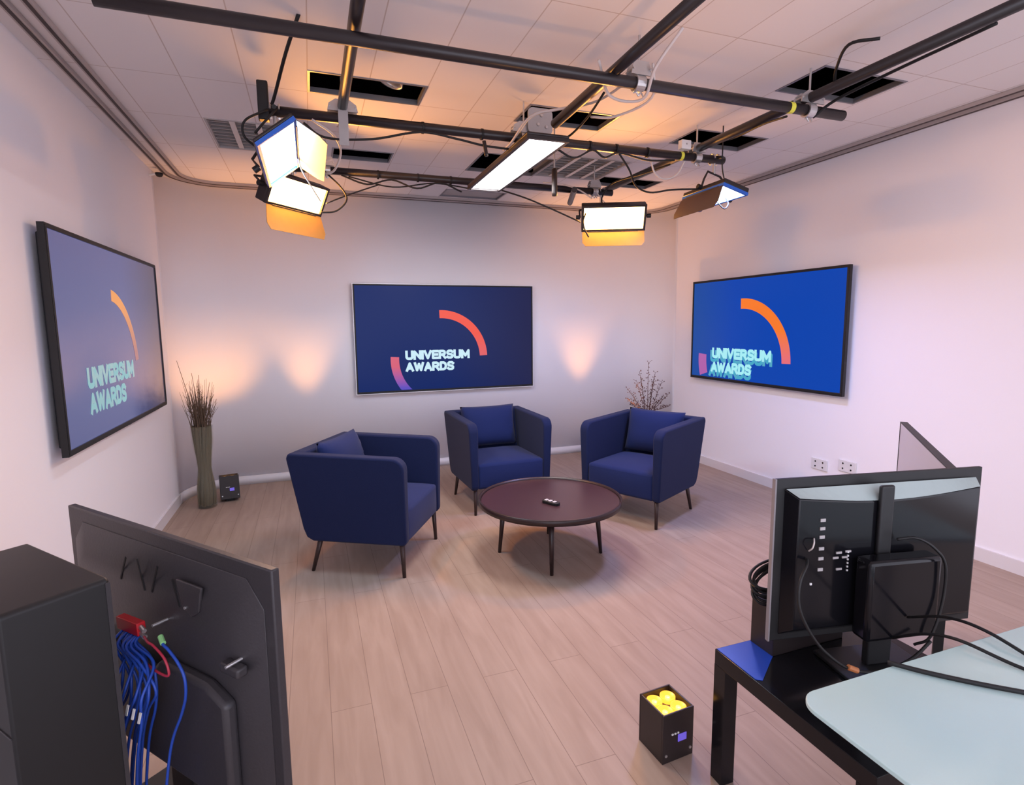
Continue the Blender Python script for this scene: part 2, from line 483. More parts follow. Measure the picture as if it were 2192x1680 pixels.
orange = grad_emission('screen_red_orange', srgb(222, 90, 95), srgb(243, 70, 30), 'Y', -0.22, 0.05, 0.72)
violet = grad_emission('screen_violet_pink', srgb(85, 70, 190), srgb(215, 85, 110), 'Y', -0.50, -0.28, 0.72)
pale = emission('screen_pale_blue_text', srgb(196, 228, 240), 0.8)
scrC = grad_emission('screen_navy', srgb(20, 46, 116), srgb(38, 42, 88), 'X', -0.1, 0.95, 0.54, rough=0.28, spec=0.12, base=(0.003, 0.003, 0.004, 1))
def contentC(s):
    obj('screen_arc', arc_band(-0.075, -0.205, 0.452, 0.082, 92, 2, 0.0012), orange, s)
    obj('screen_arc', arc_band(-0.085, -0.215, 0.475, 0.085, 176, 231, 0.0012, ymin=-0.518), violet, s)
    text_obj('screen_lettering', 'UNIVERSUM', -0.450, -0.215, 0.0015, 0.67, 0.096, pale, s)
    text_obj('screen_lettering', 'AWARDS', -0.450, -0.335, 0.0015, 0.50, 0.096, pale, s)
tv('large wall television on the far wall showing UNIVERSUM AWARDS on navy', tvmat((1.348, YB-0.065, 1.364), (1, 0, 0), (0, -1, 0)), scrC, contentC, W=1.885, Hh=1.085)

orange2 = grad_emission('screen_orange_arc', srgb(235, 110, 120), srgb(252, 122, 22), 'Y', -0.26, 0.0, 0.72)
pink2 = emission('screen_pink_arc', srgb(165, 85, 160), 0.8)
teal2 = emission('screen_ghost_text', srgb(70, 160, 190), 0.8)
pale2 = emission('screen_aqua_text', srgb(160, 228, 235), 0.8)
scrR = grad_emission('screen_bright_blue', srgb(25, 82, 170), srgb(4, 74, 190), 'X', -0.9, -0.3, 0.62, rough=0.28, spec=0.12, base=(0.003, 0.003, 0.004, 1))
def contentR(s):
    obj('screen_arc', arc_band(-0.185, -0.29, 0.54, 0.095, 92, 1, 0.0012), orange2, s)
    obj('screen_arc', arc_band(-0.185, -0.28, 0.54, 0.12, 176, 198, 0.0010, ymin=-0.465), pink2, s)
    text_obj('screen_ghost_lettering', 'UNIVERSUM', -0.600, -0.318, 0.0012, 0.80, 0.12, teal2, s)
    text_obj('screen_ghost_lettering', 'AWARDS', -0.615, -0.462, 0.0012, 0.57, 0.12, teal2, s)
    text_obj('screen_lettering', 'UNIVERSUM', -0.575, -0.278, 0.0016, 0.76, 0.105, pale2, s)
    text_obj('screen_lettering', 'AWARDS', -0.585, -0.418, 0.0016, 0.54, 0.105, pale2, s)
tv('wall television on the right wall, bright blue screen with doubled lettering', tvmat((XR-0.065, 4.01, 1.42), (0, -1, 0), (-1, 0, 0)), scrR, contentR, W=1.80, Hh=0.985, edge='black')

orange3 = grad_emission('screen_faded_orange', srgb(150, 100, 100), srgb(215, 140, 70), 'Y', -0.1, 0.2, 0.9)
pale3 = emission('screen_faded_text', srgb(150, 195, 200), 0.62)
scrL = grad_emission('screen_faded_blue', srgb(88, 98, 152), srgb(70, 62, 80), 'X', 0.1, 0.9, 0.55, rough=0.12, spec=0.6)
def contentL(s):
    obj('screen_arc', arc_band(-0.17, -0.19, 0.44, 0.065, 84, 6, 0.0012), orange3, s)
    text_obj('screen_lettering', 'UNIVERSUM', -0.60, -0.245, 0.0016, 0.77, 0.11, pale3, s)
    text_obj('screen_lettering', 'AWARDS', -0.60, -0.375, 0.0016, 0.58, 0.11, pale3, s)
tv('wall television on the left wall with washed-out grey blue screen', tvmat((XL+0.065, 3.93, 1.44), (0, 1, 0), (1, 0, 0)), scrL, contentL, edge='black')

# ------------------------------------------------------------------ armchairs
def soft_block(x0, x1, y0, y1, z0, z1, dome=0.03, front=0.015, n=10):
    """upholstered block with a domed top and slightly bulging front (front is -y)"""
    bm = bmesh.new()
    g = {}
    def f(u, v, w_):
        x = x0+(x1-x0)*u; y = y0+(y1-y0)*v; z = z0+(z1-z0)*w_
        d = (1-(2*u-1)**4)*(1-(2*v-1)**4)
        z += dome*d*w_
        y -= front*(1-(2*u-1)**4)*(1-(2*w_-1)**2)*(1-v)
        return (x, y, z)
    def vert(i, j, k):
        if (i, j, k) not in g: g[(i, j, k)] = bm.verts.new(f(i/n, j/n, k/n))
        return g[(i, j, k)]
    for a in range(n):
        for b in range(n):
            for k in (0, n):
                bm.faces.new((vert(a, b, k), vert(a+1, b, k), vert(a+1, b+1, k), vert(a, b+1, k)))
                bm.faces.new((vert(a, k, b), vert(a+1, k, b), vert(a+1, k, b+1), vert(a, k, b+1)))
                bm.faces.new((vert(k, a, b), vert(k, a+1, b), vert(k, a+1, b+1), vert(k, a, b+1)))
    return bm

def pillow(wd, ht, th, n=18):
    bm = bmesh.new(); g = {}
    def f(i, j, s):
        u, v = 2*i/n-1, 2*j/n-1
        e = (1-abs(u)**3.0)*(1-abs(v)**3.0)
        px = 1-0.05*(1-abs(v)**2)*abs(u)**6*1.0
        x = u*wd/2*(1-0.05*(1-v*v)); z = v*ht/2*(1-0.05*(1-u*u))
        y = s*th/2*(max(e, 0))**0.55
        # creases pulling to one lower corner
        y += s*0.006*math.sin(26*(u*0.55-v*0.85))*max(0, u)**1.5*max(0, e)**0.5
        return (x, y, z)
    def vert(i, j, s):
        if i in (0, n) or j in (0, n): s = 0
        if (i, j, s) not in g: g[(i, j, s)] = bm.verts.new(f(i, j, s))
        return g[(i, j, s)]
    for i in range(n):
        for j in range(n):
            for s in (-1, 1):
                try: bm.faces.new((vert(i, j, s), vert(i+1, j, s), vert(i+1, j+1, s), vert(i, j+1, s)))
                except ValueError: pass
    return bm

CW, CD = 0.715, 0.735   # outside width, depth at the top
ZB, ZT = 0.205, 0.748
def side_profile():
    # (y, z): front is -y
    yf = -CD/2
    p = []
    p += arc(yf+0.075, ZT-0.012-0.075, 0.075, 180, 90, 6)       # front top, rounded
    p += [(CD/2-0.01, ZT)]
    p += [(CD/2+0.005, ZT-0.03)]
    p += [(CD/2-0.075, ZB+0.075), (CD/2-0.095, ZB+0.022), (CD/2-0.135, ZB)]
    p += [(yf+0.02, ZB), (yf+0.003, ZB+0.02)]
    return p
def make_chair(label, loc, facing):
    """facing: world angle (deg) that the seat front points to"""
    t = thing('armchair', label, 'armchair', (loc[0], loc[1], 0), rad(facing)+PI/2, group='navy armchairs round the coffee table')
    th = 0.078
    for s in (-1, 1):
        bm = bmesh.new()
        a, b = (s*CW/2, s*(CW/2-th))
        prism(bm, side_profile(), min(a, b), max(a, b), 'x')
        for v in bm.verts:
            if abs(abs(v.co.x)-CW/2) < 1e-4:   # outer faces lean in towards the bottom
                v.co.x -= s*0.022*(ZT-v.co.z)/(ZT-ZB)
        obj('side_panel', bm, M['fabric'], t, bevel=0.014)
    bm = bmesh.new()
    prism(bm, [(CD/2-0.01, ZT), (CD/2-0.10, ZT), (CD/2-0.19, ZB+0.02), (CD/2-0.135, ZB+0.003), (CD/2-0.098, ZB+0.022), (CD/2-0.078, ZB+0.075), (CD/2+0.002, ZT-0.03)], -CW/2+th-0.02, CW/2-th+0.02, 'x')
    obj('back_panel', bm, M['fabric'], t, bevel=0.012)
    obj('seat_cushion', soft_block(-CW/2+th-0.002, CW/2-th+0.002, -CD/2+0.012, CD/2-0.17, ZB+0.004, 0.41, 0.028, 0.012), M['fabric2'], t, bevel=0.018)
    pw = 0.50
    mw = Matrix.Translation((0.0, CD/2-0.185, 0.615)) @ Matrix.Rotation(rad(-14), 4, 'X')
    obj('back_cushion', pillow(pw, 0.36, 0.17), M['fabric2'], t, smooth=True, mw=mw)
    for s in (-1, 1):
        for f in (-1, 1):
            bm = bmesh.new()
            if f < 0: a, b = (s*(CW/2-0.060), -CD/2+0.045), (s*(CW/2-0.055), -CD/2+0.035)
            else: a, b = (s*(CW/2-0.075), CD/2-0.165), (s*(CW/2-0.060), CD/2-0.105)
            tube(bm, [(a[0], a[1], ZB+0.02), (b[0], b[1], 0.0)], 0.017, 12, 0.011)
            obj('leg', bm, M['legmetal'], t, smooth=True)
    return t
make_chair('navy armchair nearest the camera, seen from its side left of the table', (0.318, 3.625), -30)
make_chair('navy armchair in the middle, below the far wall television', (1.447, 4.43), -88)
make_chair('navy armchair on the right of the coffee table, twigs behind its back', (2.452, 3.735), 208)

# ------------------------------------------------------------------ coffee table + remote
ct = thing('coffee_table', 'low round dark brown coffee table with raised rim and four legs', 'coffee table', (1.413, 3.215, 0))
TZ = 0.385; TR = 0.460
obj('table_top', lathe(bmesh.new(), [(0, TZ-0.034), (TR-0.012, TZ-0.034), (TR-0.012, TZ-0.014), (0, TZ-0.014)], 72), M['tabletop'], ct)
obj('rim', lathe(bmesh.new(), [(TR-0.014, TZ-0.036), (TR, TZ-0.036), (TR+0.003, TZ+0.001), (TR-0.006, TZ+0.001), (TR-0.014, TZ-0.036)], 72), M['tablerim'], ct, smooth=True)
for ax, ay in ((-1, -1), (1, -1), (1, 1), (-1, 1)):
    ang = rad(23)
    dx, dy = math.cos(ang)*ax-math.sin(ang)*ay, math.sin(ang)*ax+math.cos(ang)*ay
    bm = bmesh.new()
    tube(bm, [(dx*0.212, dy*0.212, TZ-0.034), (dx*0.236, dy*0.236, 0.0)], 0.019, 12, 0.011)
    l = obj('leg', bm, M['tablerim'], ct, smooth=True)
rc = thing('remote_control', 'small black remote control lying on the coffee table', 'remote control', (1.375, 3.11, TZ-0.014), rad(-62))
bm = bmesh.new(); prism(bm, rrect(-0.062, 0.062, -0.024, 0.024, 0.018), 0.0, 0.018, 'z')
obj('body', bm, M['black'], rc, bevel=0.004)
for k, (x, y) in enumerate(((-0.035, 0), (-0.005, 0.0), (0.028, 0.0))):
    bm = bmesh.new(); prism(bm, rrect(x-0.011, x+0.011, y-0.014, y+0.014, 0.006), 0.018, 0.0205, 'z')
    obj('button', bm, M['screenoff'], rc)

# ------------------------------------------------------------------ tall vase with dried grass
va = thing('tall_glass_vase', 'tall waisted glass vase full of dried stems in the left corner', 'vase', (-0.89, 5.13, 0))
prof = [(0.072, 0), (0.076, 0.01), (0.078, 0.15), (0.064, 0.26), (0.055, 0.33), (0.062, 0.42), (0.080, 0.55), (0.086, 0.69)]
inner = [(r-0.005, z) for r, z in prof[::-1] if z > 0.005]
obj('glass_body', lathe(bmesh.new(), prof+[(0.086, 0.692), (0.081, 0.692)]+inner[1:]+[(0.071, 0.014), (0.0, 0.014)], 40), M['glass'], va, smooth=True)
bm = bmesh.new()
def vr(z):
    for (r0, z0), (r1, z1) in zip(prof, prof[1:]):
        if z0 <= z <= z1: return r0+(r1-r0)*(z-z0)/max(z1-z0, 1e-6)
    return prof[-1][0]
for k in range(190):
    a0 = random.uniform(0, 2*PI); tw = random.uniform(0.6, 1.5); q = random.uniform(0.2, 1.0)
    pts = []
    for z in (0.02, 0.15, 0.3, 0.36, 0.45, 0.58, 0.69):
        r_ = (vr(z)-0.010)*q; a = a0+tw*(z/0.69)*0.7
        pts.append((r_*math.cos(a), r_*math.sin(a), z))
    tube(bm, smoothpath(pts, 2), 0.0045, 5)
tag(obj('packed_stems', bm, M['grass2'], va), kind='stuff')
bm = bmesh.new()
for k in range(120):
    a = random.uniform(0, 2*PI); r0 = random.uniform(0.0, 0.065)
    x0, y0 = r0*math.cos(a), r0*math.sin(a)
    h = random.choice((0.16, 0.2, 0.25, 0.3, 0.34))*random.uniform(0.7, 1.15)
    sp = random.uniform(0.0, 0.10)+r0*0.3
    x1, y1 = x0+sp*math.cos(a+random.uniform(-.5, .5)), y0+sp*math.sin(a+random.uniform(-.5, .5))
    if math.hypot(x1, y1) > 0.15: x1 *= .6; y1 *= .6
    tube(bm, smoothpath([(x0, y0, 0.60), (x0*1.2, y0*1.2, 0.70), ((x0+x1)/2*1.05, (y0+y1)/2*1.05, 0.70+h*0.5), (x1, y1, 0.70+h)], 3), 0.0032, 4, 0.0008)
    if k % 3 == 0:
        for q in range(4):
            t_ = 0.45+0.13*q; c = Vector((x0+(x1-x0)*t_, y0+(y1-y0)*t_, 0.70+h*t_))
            tube(bm, [c, c+Vector((random.uniform(-.03, .03), random.uniform(-.03, .03), 0.035))], 0.0016, 3, 0.0005)
tag(obj('dried_grass', bm, M['grass'], va), kind='stuff')
for k, (x1, y1, z1) in enumerate(((-0.14, 0.0, 1.235), (-0.045, 0.02, 1.13), (0.012, -0.02, 1.115), (0.085, 0.0, 1.05), (-0.10, 0.01, 0.82), (0.11, 0.0, 0.95), (-0.02, 0.04, 1.02))):
    bm = T([(x1*0.1, y1*.3, 0.6), (x1*0.3, y1*0.5, 0.78), (x1, y1, z1)], 0.0050, 6, 5, 0.0016)
    obj('long_stem', bm, M['grass'], va)

# ------------------------------------------------------------------ uplights
amber = emission('amber_led', (1.0, 0.42, 0.03, 1), 1.6)
amberhot = emission('amber_led_core', (1.0, 0.55, 0.08, 1), 3.0)
purple = mat('purple_reflector_plate', (0.10, 0.05, 0.11, 1), 0.3, noise=0.1, nscale=30)
def uplight(label, loc, rz, tilt=0, power=None, aim=(0, 0), size=0.132, hgt=0.18, spot=62, detailed=True):
    mw = Matrix.Translation(loc) @ Matrix.Rotation(rz, 4, 'Z')
    t = thing('battery_uplight', label, 'uplight', mw=mw, group='black battery uplights on the floor')
    tm = Matrix.Translation((0, size/2, 0.006)) @ Matrix.Rotation(-tilt, 4, 'X') @ Matrix.Translation((0, -size/2, 0)) if tilt else Matrix.Identity(4)
    s = size/2
    bm = bmesh.new(); th = 0.007
    box(bm, -s, s, -s, -s+th, 0, hgt); box(bm, -s, s, s-th, s, 0, hgt)
    box(bm, -s, -s+th, -s+th, s-th, 0, hgt); box(bm, s-th, s, -s+th, s-th, 0, hgt); box(bm, -s+th, s-th, -s+th, s-th, 0, 0.01)
    h = obj('housing', bm, M['brown'], t, bevel=0.002, mw=tm)
    obj('reflector_plate', B(-s+th, s-th, -s+th, s-th, hgt-0.035, hgt-0.028), purple, h)
    for i in (-1, 1):
        for j in (-1, 1):
            l = obj('lens', lathe(bmesh.new(), [(0, hgt-0.0265), (0.014, hgt-0.022), (0.0255, hgt-0.012), (0.0275, hgt-0.012), (0.0275, hgt-0.028)], 24, (i*0.029, j*0.029)), amber, h, smooth=True)
            obj('led_core', lathe(bmesh.new(), [(0, hgt-0.0155), (0.009, hgt-0.0165), (0.009, hgt-0.0235)], 16, (i*0.029, j*0.029)), amberhot, l)
    if detailed:
        d = obj('display', B(-0.002, 0.034, -s-0.002, -s+0.001, 0.068, 0.094), emission('violet_display', (0.09, 0.06, 0.40, 1), 1.2), h)
        d['label'] = 'small glowing violet display'
        for q in range(3):
            obj('button', B(-0.03+0.012*q, -0.023+0.012*q, -s-0.003, -s, 0.100, 0.105), M['white'], h)
        for sx in (-1, 1):
            obj('screw', lathe(bmesh.new(), [(0, 0.0), (0.005, 0.0), (0.005, 0.003), (0, 0.003)], 10), M['silver'], h, mw=Matrix.Translation((sx*(s-0.014), -s, 0.03)) @ Matrix.Rotation(PI/2, 4, 'X'))
    if tilt:
        obj('kickstand', B(-0.03, 0.03, -0.03, -0.022, 0, 0.05), M['black'], t)
    if power:
        ld = bpy.data.lights.new('uplight_beam', 'SPOT'); ld.energy = power; ld.color = (1.0, 0.42, 0.11)
        ld.spot_size = rad(spot); ld.spot_blend = 1.0; ld.shadow_soft_size = 0.03
        lo = bpy.data.objects.new('beam', ld); COL.objects.link(lo); lo.parent = t
        lo.matrix_basis = tm @ Matrix.Translation((0, 0, hgt+0.01)) @ Matrix.Rotation(PI+aim[0], 4, 'X') @ Matrix.Rotation(aim[1], 4, 'Y')
    return t
uplight('black uplight with four glowing amber lenses at the bottom edge', (1.115, 1.52, 0), rad(4), power=P_UP*0.5, spot=70)
uplight('black uplight with violet display leaning beside the tall vase', (-0.735, 5.27, 0), rad(10), tilt=rad(8), power=P_UP*0.9, size=0.15, hgt=0.20, spot=62)
uplight('black uplight hidden behind the nearest armchair', (-0.06, 5.46, 0), 0, power=P_UP*1.6, detailed=False, spot=48)
uplight('black uplight hidden behind the middle and right armchairs', (2.90, 5.46, 0), 0, power=P_UP*1.6, detailed=False, spot=48)
uplight('black uplight hidden in the right corner behind the armchair', (3.30, 5.10, 0), rad(-20), power=P_UP*1.6, detailed=False, spot=56)

# ------------------------------------------------------------------ twigs behind the right chair
tw = thing('twig_arrangement', 'bare budded twigs in a grey pot behind the right armchair', 'plant', (3.52, 5.28, 0))
obj('pot', lathe(bmesh.new(), [(0.08, 0), (0.10, 0.02), (0.12, 0.2), (0.08, 0.36), (0.06, 0.42), (0.052, 0.42), (0.06, 0.35), (0.0, 0.33)], 32), M['ceram'], tw, smooth=True)
random.seed(21)
branches = [((0.0, 0, 1.06), 0), ((-0.10, 0.02, 0.96), 0), ((-0.16, -0.02, 0.86), 0), ((-0.24, 0.03, 0.77), 0), ((-0.27, -0.04, 0.66), 0),
            ((0.09, 0.03, 0.86), 0), ((0.16, -0.03, 0.84), 0), ((0.28, 0.0, 0.70), 0), ((0.30, 0.02, 0.55), 0), ((0.05, -0.06, 0.95), 0), ((-0.05, 0.07, 0.85), 0), ((0.2, 0.06, 0.62), 0), ((-0.2, 0.05, 0.60), 0)]
for (x1, y1, z1), _ in branches:
    pth = smoothpath([(x1*0.05, y1*0.1, 0.34), (x1*0.25, y1*0.3, 0.50), (x1*0.62, y1*0.6, 0.50+(z1-0.50)*0.55), (x1, y1, z1)], 8)
    bm = bmesh.new(); tube(bm, pth, 0.0042, 5, 0.0018)
    br_ = obj('twig', bm, M['twig'], tw)
    bm = bmesh.new()
    for i in range(7, len(pth)):
        for q in range(1 if i % 2 else 2):
            d = Vector((random.uniform(-1, 1), random.uniform(-1, 1), random.uniform(0.1, 1.0))).normalized()
            e = pth[i]+d*random.uniform(0.012, 0.05)
            tube(bm, [pth[i], e], 0.0014, 4)
            bmesh.ops.create_icosphere(bm, subdivisions=1, radius=random.uniform(0.004, 0.008), matrix=Matrix.Translation(e))
    tag(obj('buds', bm, M['twig'], br_), kind='stuff')

# ------------------------------------------------------------------ lighting rig: pipes
PZ, CZ = 2.55, 2.603
def pipe(label, a, b, group, r=0.025):
    o = obj('rig_pipe', tube(bmesh.new(), [a, b], r, 20), M['pipe'])
    for p in o.data.polygons: p.use_smooth = len(p.vertices) == 4
    # hollow looking end: keep caps flat
    return tag(o, label, 'pipe', group)
pipe('black rig pipe passing above the long white panel light', (-0.16, 3.09, PZ), (2.60, 3.09, PZ), 'black rig pipes running across the room')
pipe('black rig pipe nearest the far wall', (-0.12, 4.11, PZ), (2.36, 4.11, PZ), 'black rig pipes running across the room')
pipe('black rig pipe nearest the camera, ending at the upper right', (-0.6, 2.25, PZ), (2.64, 2.25, PZ), 'black rig pipes running across the room')
pipe('black cross pipe on the left crossing the open ceiling slot', (0.21, 1.2, CZ), (0.21, 3.13, CZ), 'black cross pipes lying over the rig')
pipe('black cross pipe in the middle above the long panel light', (1.30, 1.6, CZ), (1.30, 2.88, CZ-0.03), 'black cross pipes lying over the rig')
pipe('black cross pipe on the right crossing two open ceiling slots', (2.41, 1.0, CZ), (2.38, 4.3, CZ), 'black cross pipes lying over the rig')
tag(obj('rig_pipe', tube(bmesh.new(), [(1.93, 3.92, PZ-0.045), (2.10, 4.35, PZ-0.045)], 0.022, 16), M['pipe']), 'short black pipe clamped under the rear rig pipe', 'pipe', 'short pipes')

# clamps
def clamp(label, x, y, strap=0.0, big=False):
    t = thing('pipe_clamp', label, 'clamp', (x, y, PZ), 0, 'silver clamps joining the rig pipes')
    bm = bmesh.new()
    for k in range(20):
        a0, a1 = 2*PI*k/20, 2*PI*(k+1)/20
        v = []
        for a in (a0, a1):
            for r_ in (0.0265, 0.034):
                for xx in (-0.022, 0.022):
                    v.append(bm.verts.new((xx, r_*math.cos(a), r_*math.sin(a))))
        for f in ((0, 1, 5, 4), (2, 6, 7, 3), (0, 4, 6, 2), (1, 3, 7, 5)): bm.faces.new([v[i] for i in f])
    bmesh.ops.remove_doubles(bm, verts=bm.verts, dist=1e-5)
    obj('lower_ring', bm, M['silver'], t)
    s = 1.5 if big else 1.0
    bm = bmesh.new()
    for yy in (-0.022, 0.022):
        prism(bm, [(-0.05*s, 0.028), (0.05*s, 0.028), (0.045*s, 0.062), (0.034, 0.085), (-0.034, 0.085), (-0.045*s, 0.062)], yy-0.003, yy+0.003, 'y')
    obj('saddle_plate', bm, M['silver'], t)
    bm = bmesh.new()
    for xx in (-0.042*s, 0.042*s):
        tube(bm, [(xx, -0.034, 0.05), (xx, 0.034, 0.05)], 0.005, 8)
    tube(bm, [(0, 0, 0.08), (0, 0, H-PZ)], 0.005, 8)
    obj('threaded_rod', bm, M['silver'], t)
    if strap:
        obj('hanging_strap', B(-0.024, 0.024, -0.036, -0.031, -strap, 0.03), M['silverp'], t, bevel=0.001)
    obj('wing_nut', T([(-0.03, -0.01, -0.045), (-0.012, 0, -0.036), (0.0, 0, -0.05), (0.012, 0, -0.036), (0.03, 0.01, -0.045)], 0.004, 6), M['silver'], t)
    return t
clamp('silver clamp with a hanging strap above the left panel light', 0.21, 3.09, strap=0.14, big=True)
clamp('silver clamp plate above the long white panel light', 1.20, 3.09, big=True)
clamp('silver clamp at the top centre on the nearest rig pipe', 1.42, 2.25)
clamp('silver clamp near the right end of the nearest rig pipe', 2.41, 2.25, big=True)
clamp('silver clamp above the blue panel light', 2.39, 3.09)
clamp('silver clamp above the right amber panel light', 2.20, 4.11)
clamp('silver clamp on the rear rig pipe above the left amber light', 0.16, 4.11)
# plate with bolts by the centre panel
pl = thing('mounting_plate', 'grey steel mounting plate bolted above the long panel light', 'bracket', (1.27, 3.05, PZ+0.03))
bm = bmesh.new(); prism(bm, rrect(-0.06, 0.09, -0.01, 0.13, 0.03), -0.003, 0.003, 'y'); obj('plate', bm, M['silverp'], pl)
for (x, z) in ((0.0, 0.04), (0.05, 0.03), (0.02, 0.09)):
    obj('bolt', tube(bmesh.new(), [(x, -0.012, z), (x, 0.006, z)], 0.009, 6), M['silver'], pl)

# yellow tape marks, tie wraps
def band(name, label, cat, x, y, z, r, wd, m, group):
    return tag(obj(name, tube(bmesh.new(), [(x-wd/2, y, z), (x+wd/2, y, z)], r, 16), m), label, cat, group)
band('tape_mark', 'small yellow tape mark on the pipe above the blue light', 'tape', 2.27, 3.09, PZ, 0.0262, 0.022, M['yellow'], 'yellow tape marks on the rig pipes')
band('tape_mark', 'yellow tape mark near the right end of the nearest pipe', 'tape', 2.29, 2.25, PZ, 0.0262, 0.026, M['yellow'], 'yellow tape marks on the rig pipes')
for k, x in enumerate((0.62, 0.95, 1.62, 1.80, 2.02)):
    band('tie_wrap', 'black tie wrap round the middle rig pipe, %s' % ('leftmost one', 'second from the left', 'just right of the long panel light', 'second right of the long panel light', 'nearest the blue light')[k], 'tie wrap', x, 3.09, PZ-0.002, 0.030, 0.012, M['blackr'], 'tie wraps on the middle pipe')
for k, x in enumerate((0.5, 0.78, 1.02)):
    band('tie_wrap', 'black tie wrap round the rear rig pipe, %s' % ('leftmost one', 'middle one', 'nearest the long panel light')[k], 'tie wrap', x, 4.11, PZ-0.002, 0.030, 0.012, M['blackr'], 'tie wraps on the rear pipe')
wb = thing('junction_box', 'small white junction box on the rig pipe above the blue light', 'box', (2.275, 3.06, PZ+0.03))
obj('housing', B(-0.035, 0.035, -0.02, 0.02, 0.0, 0.055), M['white'], wb, bevel=0.004)
obj('lid_screw', tube(bmesh.new(), [(0, -0.023, 0.03), (0, -0.019, 0.03)], 0.005, 8), M['silver'], wb)

# ------------------------------------------------------------------ panel lamps
def panel_mat(name, face, s):
    return mat(name, (0.05, 0.05, 0.05, 1), 0.5, emis=face, estr=s)
def lamp(label, mw, w_, h_, d_, face, estr, lcol, power, doors, group, hang=None, door_mat='door', frame_mat='brown', fr=0.022, spread=180):
    """local axes: x right, y up, z out of the glowing face; doors: (side, length, open angle deg, flare)"""
    t = thing('panel_light', label, 'studio light', mw=mw, group=group)
    a, b = w_/2, h_/2
    obj('housing', B(-a-fr, a+fr, -b-fr, b+fr, -d_, -0.006), M['brown'], t, bevel=0.006)
    bm = bmesh.new()
    box(bm, -a-fr, a+fr, b, b+fr, -0.006, 0.012); box(bm, -a-fr, a+fr, -b-fr, -b, -0.006, 0.012)
    box(bm, -a-fr, -a, -b, b, -0.006, 0.012); box(bm, a, a+fr, -b, b, -0.006, 0.012)
    obj('front_frame', bm, M[frame_mat], t)
    obj('diffuser', B(-a, a, -b, b, -0.005, 0.0), panel_mat('glowing_diffuser', face, estr), t)
    bm = bmesh.new()
    n = max(3, int(w_/0.05))
    for k in range(n if d_ > 0.05 else 0):
        x = -a+w_*(k+0.5)/n
        box(bm, x-0.006, x+0.006, -b*0.9, b*0.9, -d_-0.03, -d_)
    if d_ > 0.05: obj('cooling_fins', bm, M['black'], t)
    else: bm.free()
    for (side, L, ang, flare) in doors:
        if side in 'LR': hw, off = b+fr*0.6, a+fr
        else: hw, off = a+fr*0.6, b+fr
        poly = [(-hw, 0), (hw, 0), (hw+flare, L*0.75), (hw*0.9+flare, L), (-hw*0.9-flare, L), (-hw-flare, L*0.75)]
        bm = bmesh.new(); prism(bm, poly, -0.0015, 0.0015, 'z')
        rot = {'T': 0, 'R': -90, 'B': 180, 'L': 90}[side]
        # base: door lies in plane beyond the edge (angle 180 = flat open), ang = opening from facing inward
        m_ = Matrix.Rotation(rad(rot), 4, 'Z') @ Matrix.Translation((0, off, 0.012)) @ Matrix.Rotation(rad(ang), 4, 'X')
        dd = obj('barn_door', bm, M[door_mat], t, mw=m_)
        obj('hinge', tube(bmesh.new(), [(-hw*0.8, 0, 0), (hw*0.8, 0, 0)], 0.005, 8), M['brown'], dd)
    ld = bpy.data.lights.new('panel_glow', 'AREA'); ld.shape = 'RECTANGLE'; ld.size = w_*0.98; ld.size_y = h_*0.98
    ld.energy = power; ld.color = lcol; ld.spread = rad(spread)
    lo = bpy.data.objects.new('glow', ld); COL.objects.link(lo); lo.parent = t
    lo.matrix_basis = Matrix.Translation((0, 0, 0.002)) @ Matrix.Rotation(PI, 4, 'X')
    inv = mw.inverted()
    if hang:
        hx, hy, hz = hang
        top = inv @ Vector((hx, hy, hz-0.025))
        # yoke: U bar round the housing, then a stem up to a hook clamp
        yk = bmesh.new()
        mid = inv @ Vector((hx, hy, hz-0.09))
        pts = [(-a-fr-0.012, 0, -d_/2), (-a-fr-0.012, mid.y*0.5, (mid.z-d_/2)/2), (mid.x-0.05, mid.y, mid.z), (mid.x+0.05, mid.y, mid.z), (a+fr+0.012, mid.y*0.5, (mid.z-d_/2)/2), (a+fr+0.012, 0, -d_/2)]
        tube(yk, pts, 0.007, 8)
        obj('yoke', yk, M['brown'], t)
        for s in (-1, 1):
            x = s*(a+fr+0.012)
            obj('tilt_knob', tube(bmesh.new(), [(x, 0, -d_/2), (x+s*0.03, 0, -d_/2)], 0.016, 14), M['black'], t)
        obj('hanging_stem', tube(bmesh.new(), [mid, top], 0.009, 10), M['silver'], t)
        hk = bmesh.new()
        for sgn in (-0.02, 0.02):
            P_ = [inv @ Vector((hx+sgn, hy+0.033*math.cos(rad(q)), hz+0.033*math.sin(rad(q)))) for q in range(-90, 181, 30)]
            tube(hk, P_, 0.005, 6)
        obj('hook_clamp', hk, M['silver'], t)
        obj('clamp_knob', tube(bmesh.new(), [inv @ Vector((hx, hy-0.035, hz)), inv @ Vector((hx, hy-0.075, hz-0.005))], 0.011, 10), M['black'], t)
    return t

def basis(pos, right, up):
    r = Vector(right).normalized(); u = Vector(up); u = (u-r*u.dot(r)).normalized(); n = r.cross(u)
    m = Matrix.Identity(4)
    for i in range(3):
        m[i][0] = r[i]; m[i][1] = u[i]; m[i][2] = n[i]; m[i][3] = pos[i]
    return m

# left bluish-white key: glowing plane contains the Y direction, normal down and right
mwk = basis((-0.10, 3.09, 2.341), (0.14, 0, 0.11), (0, 1, 0))
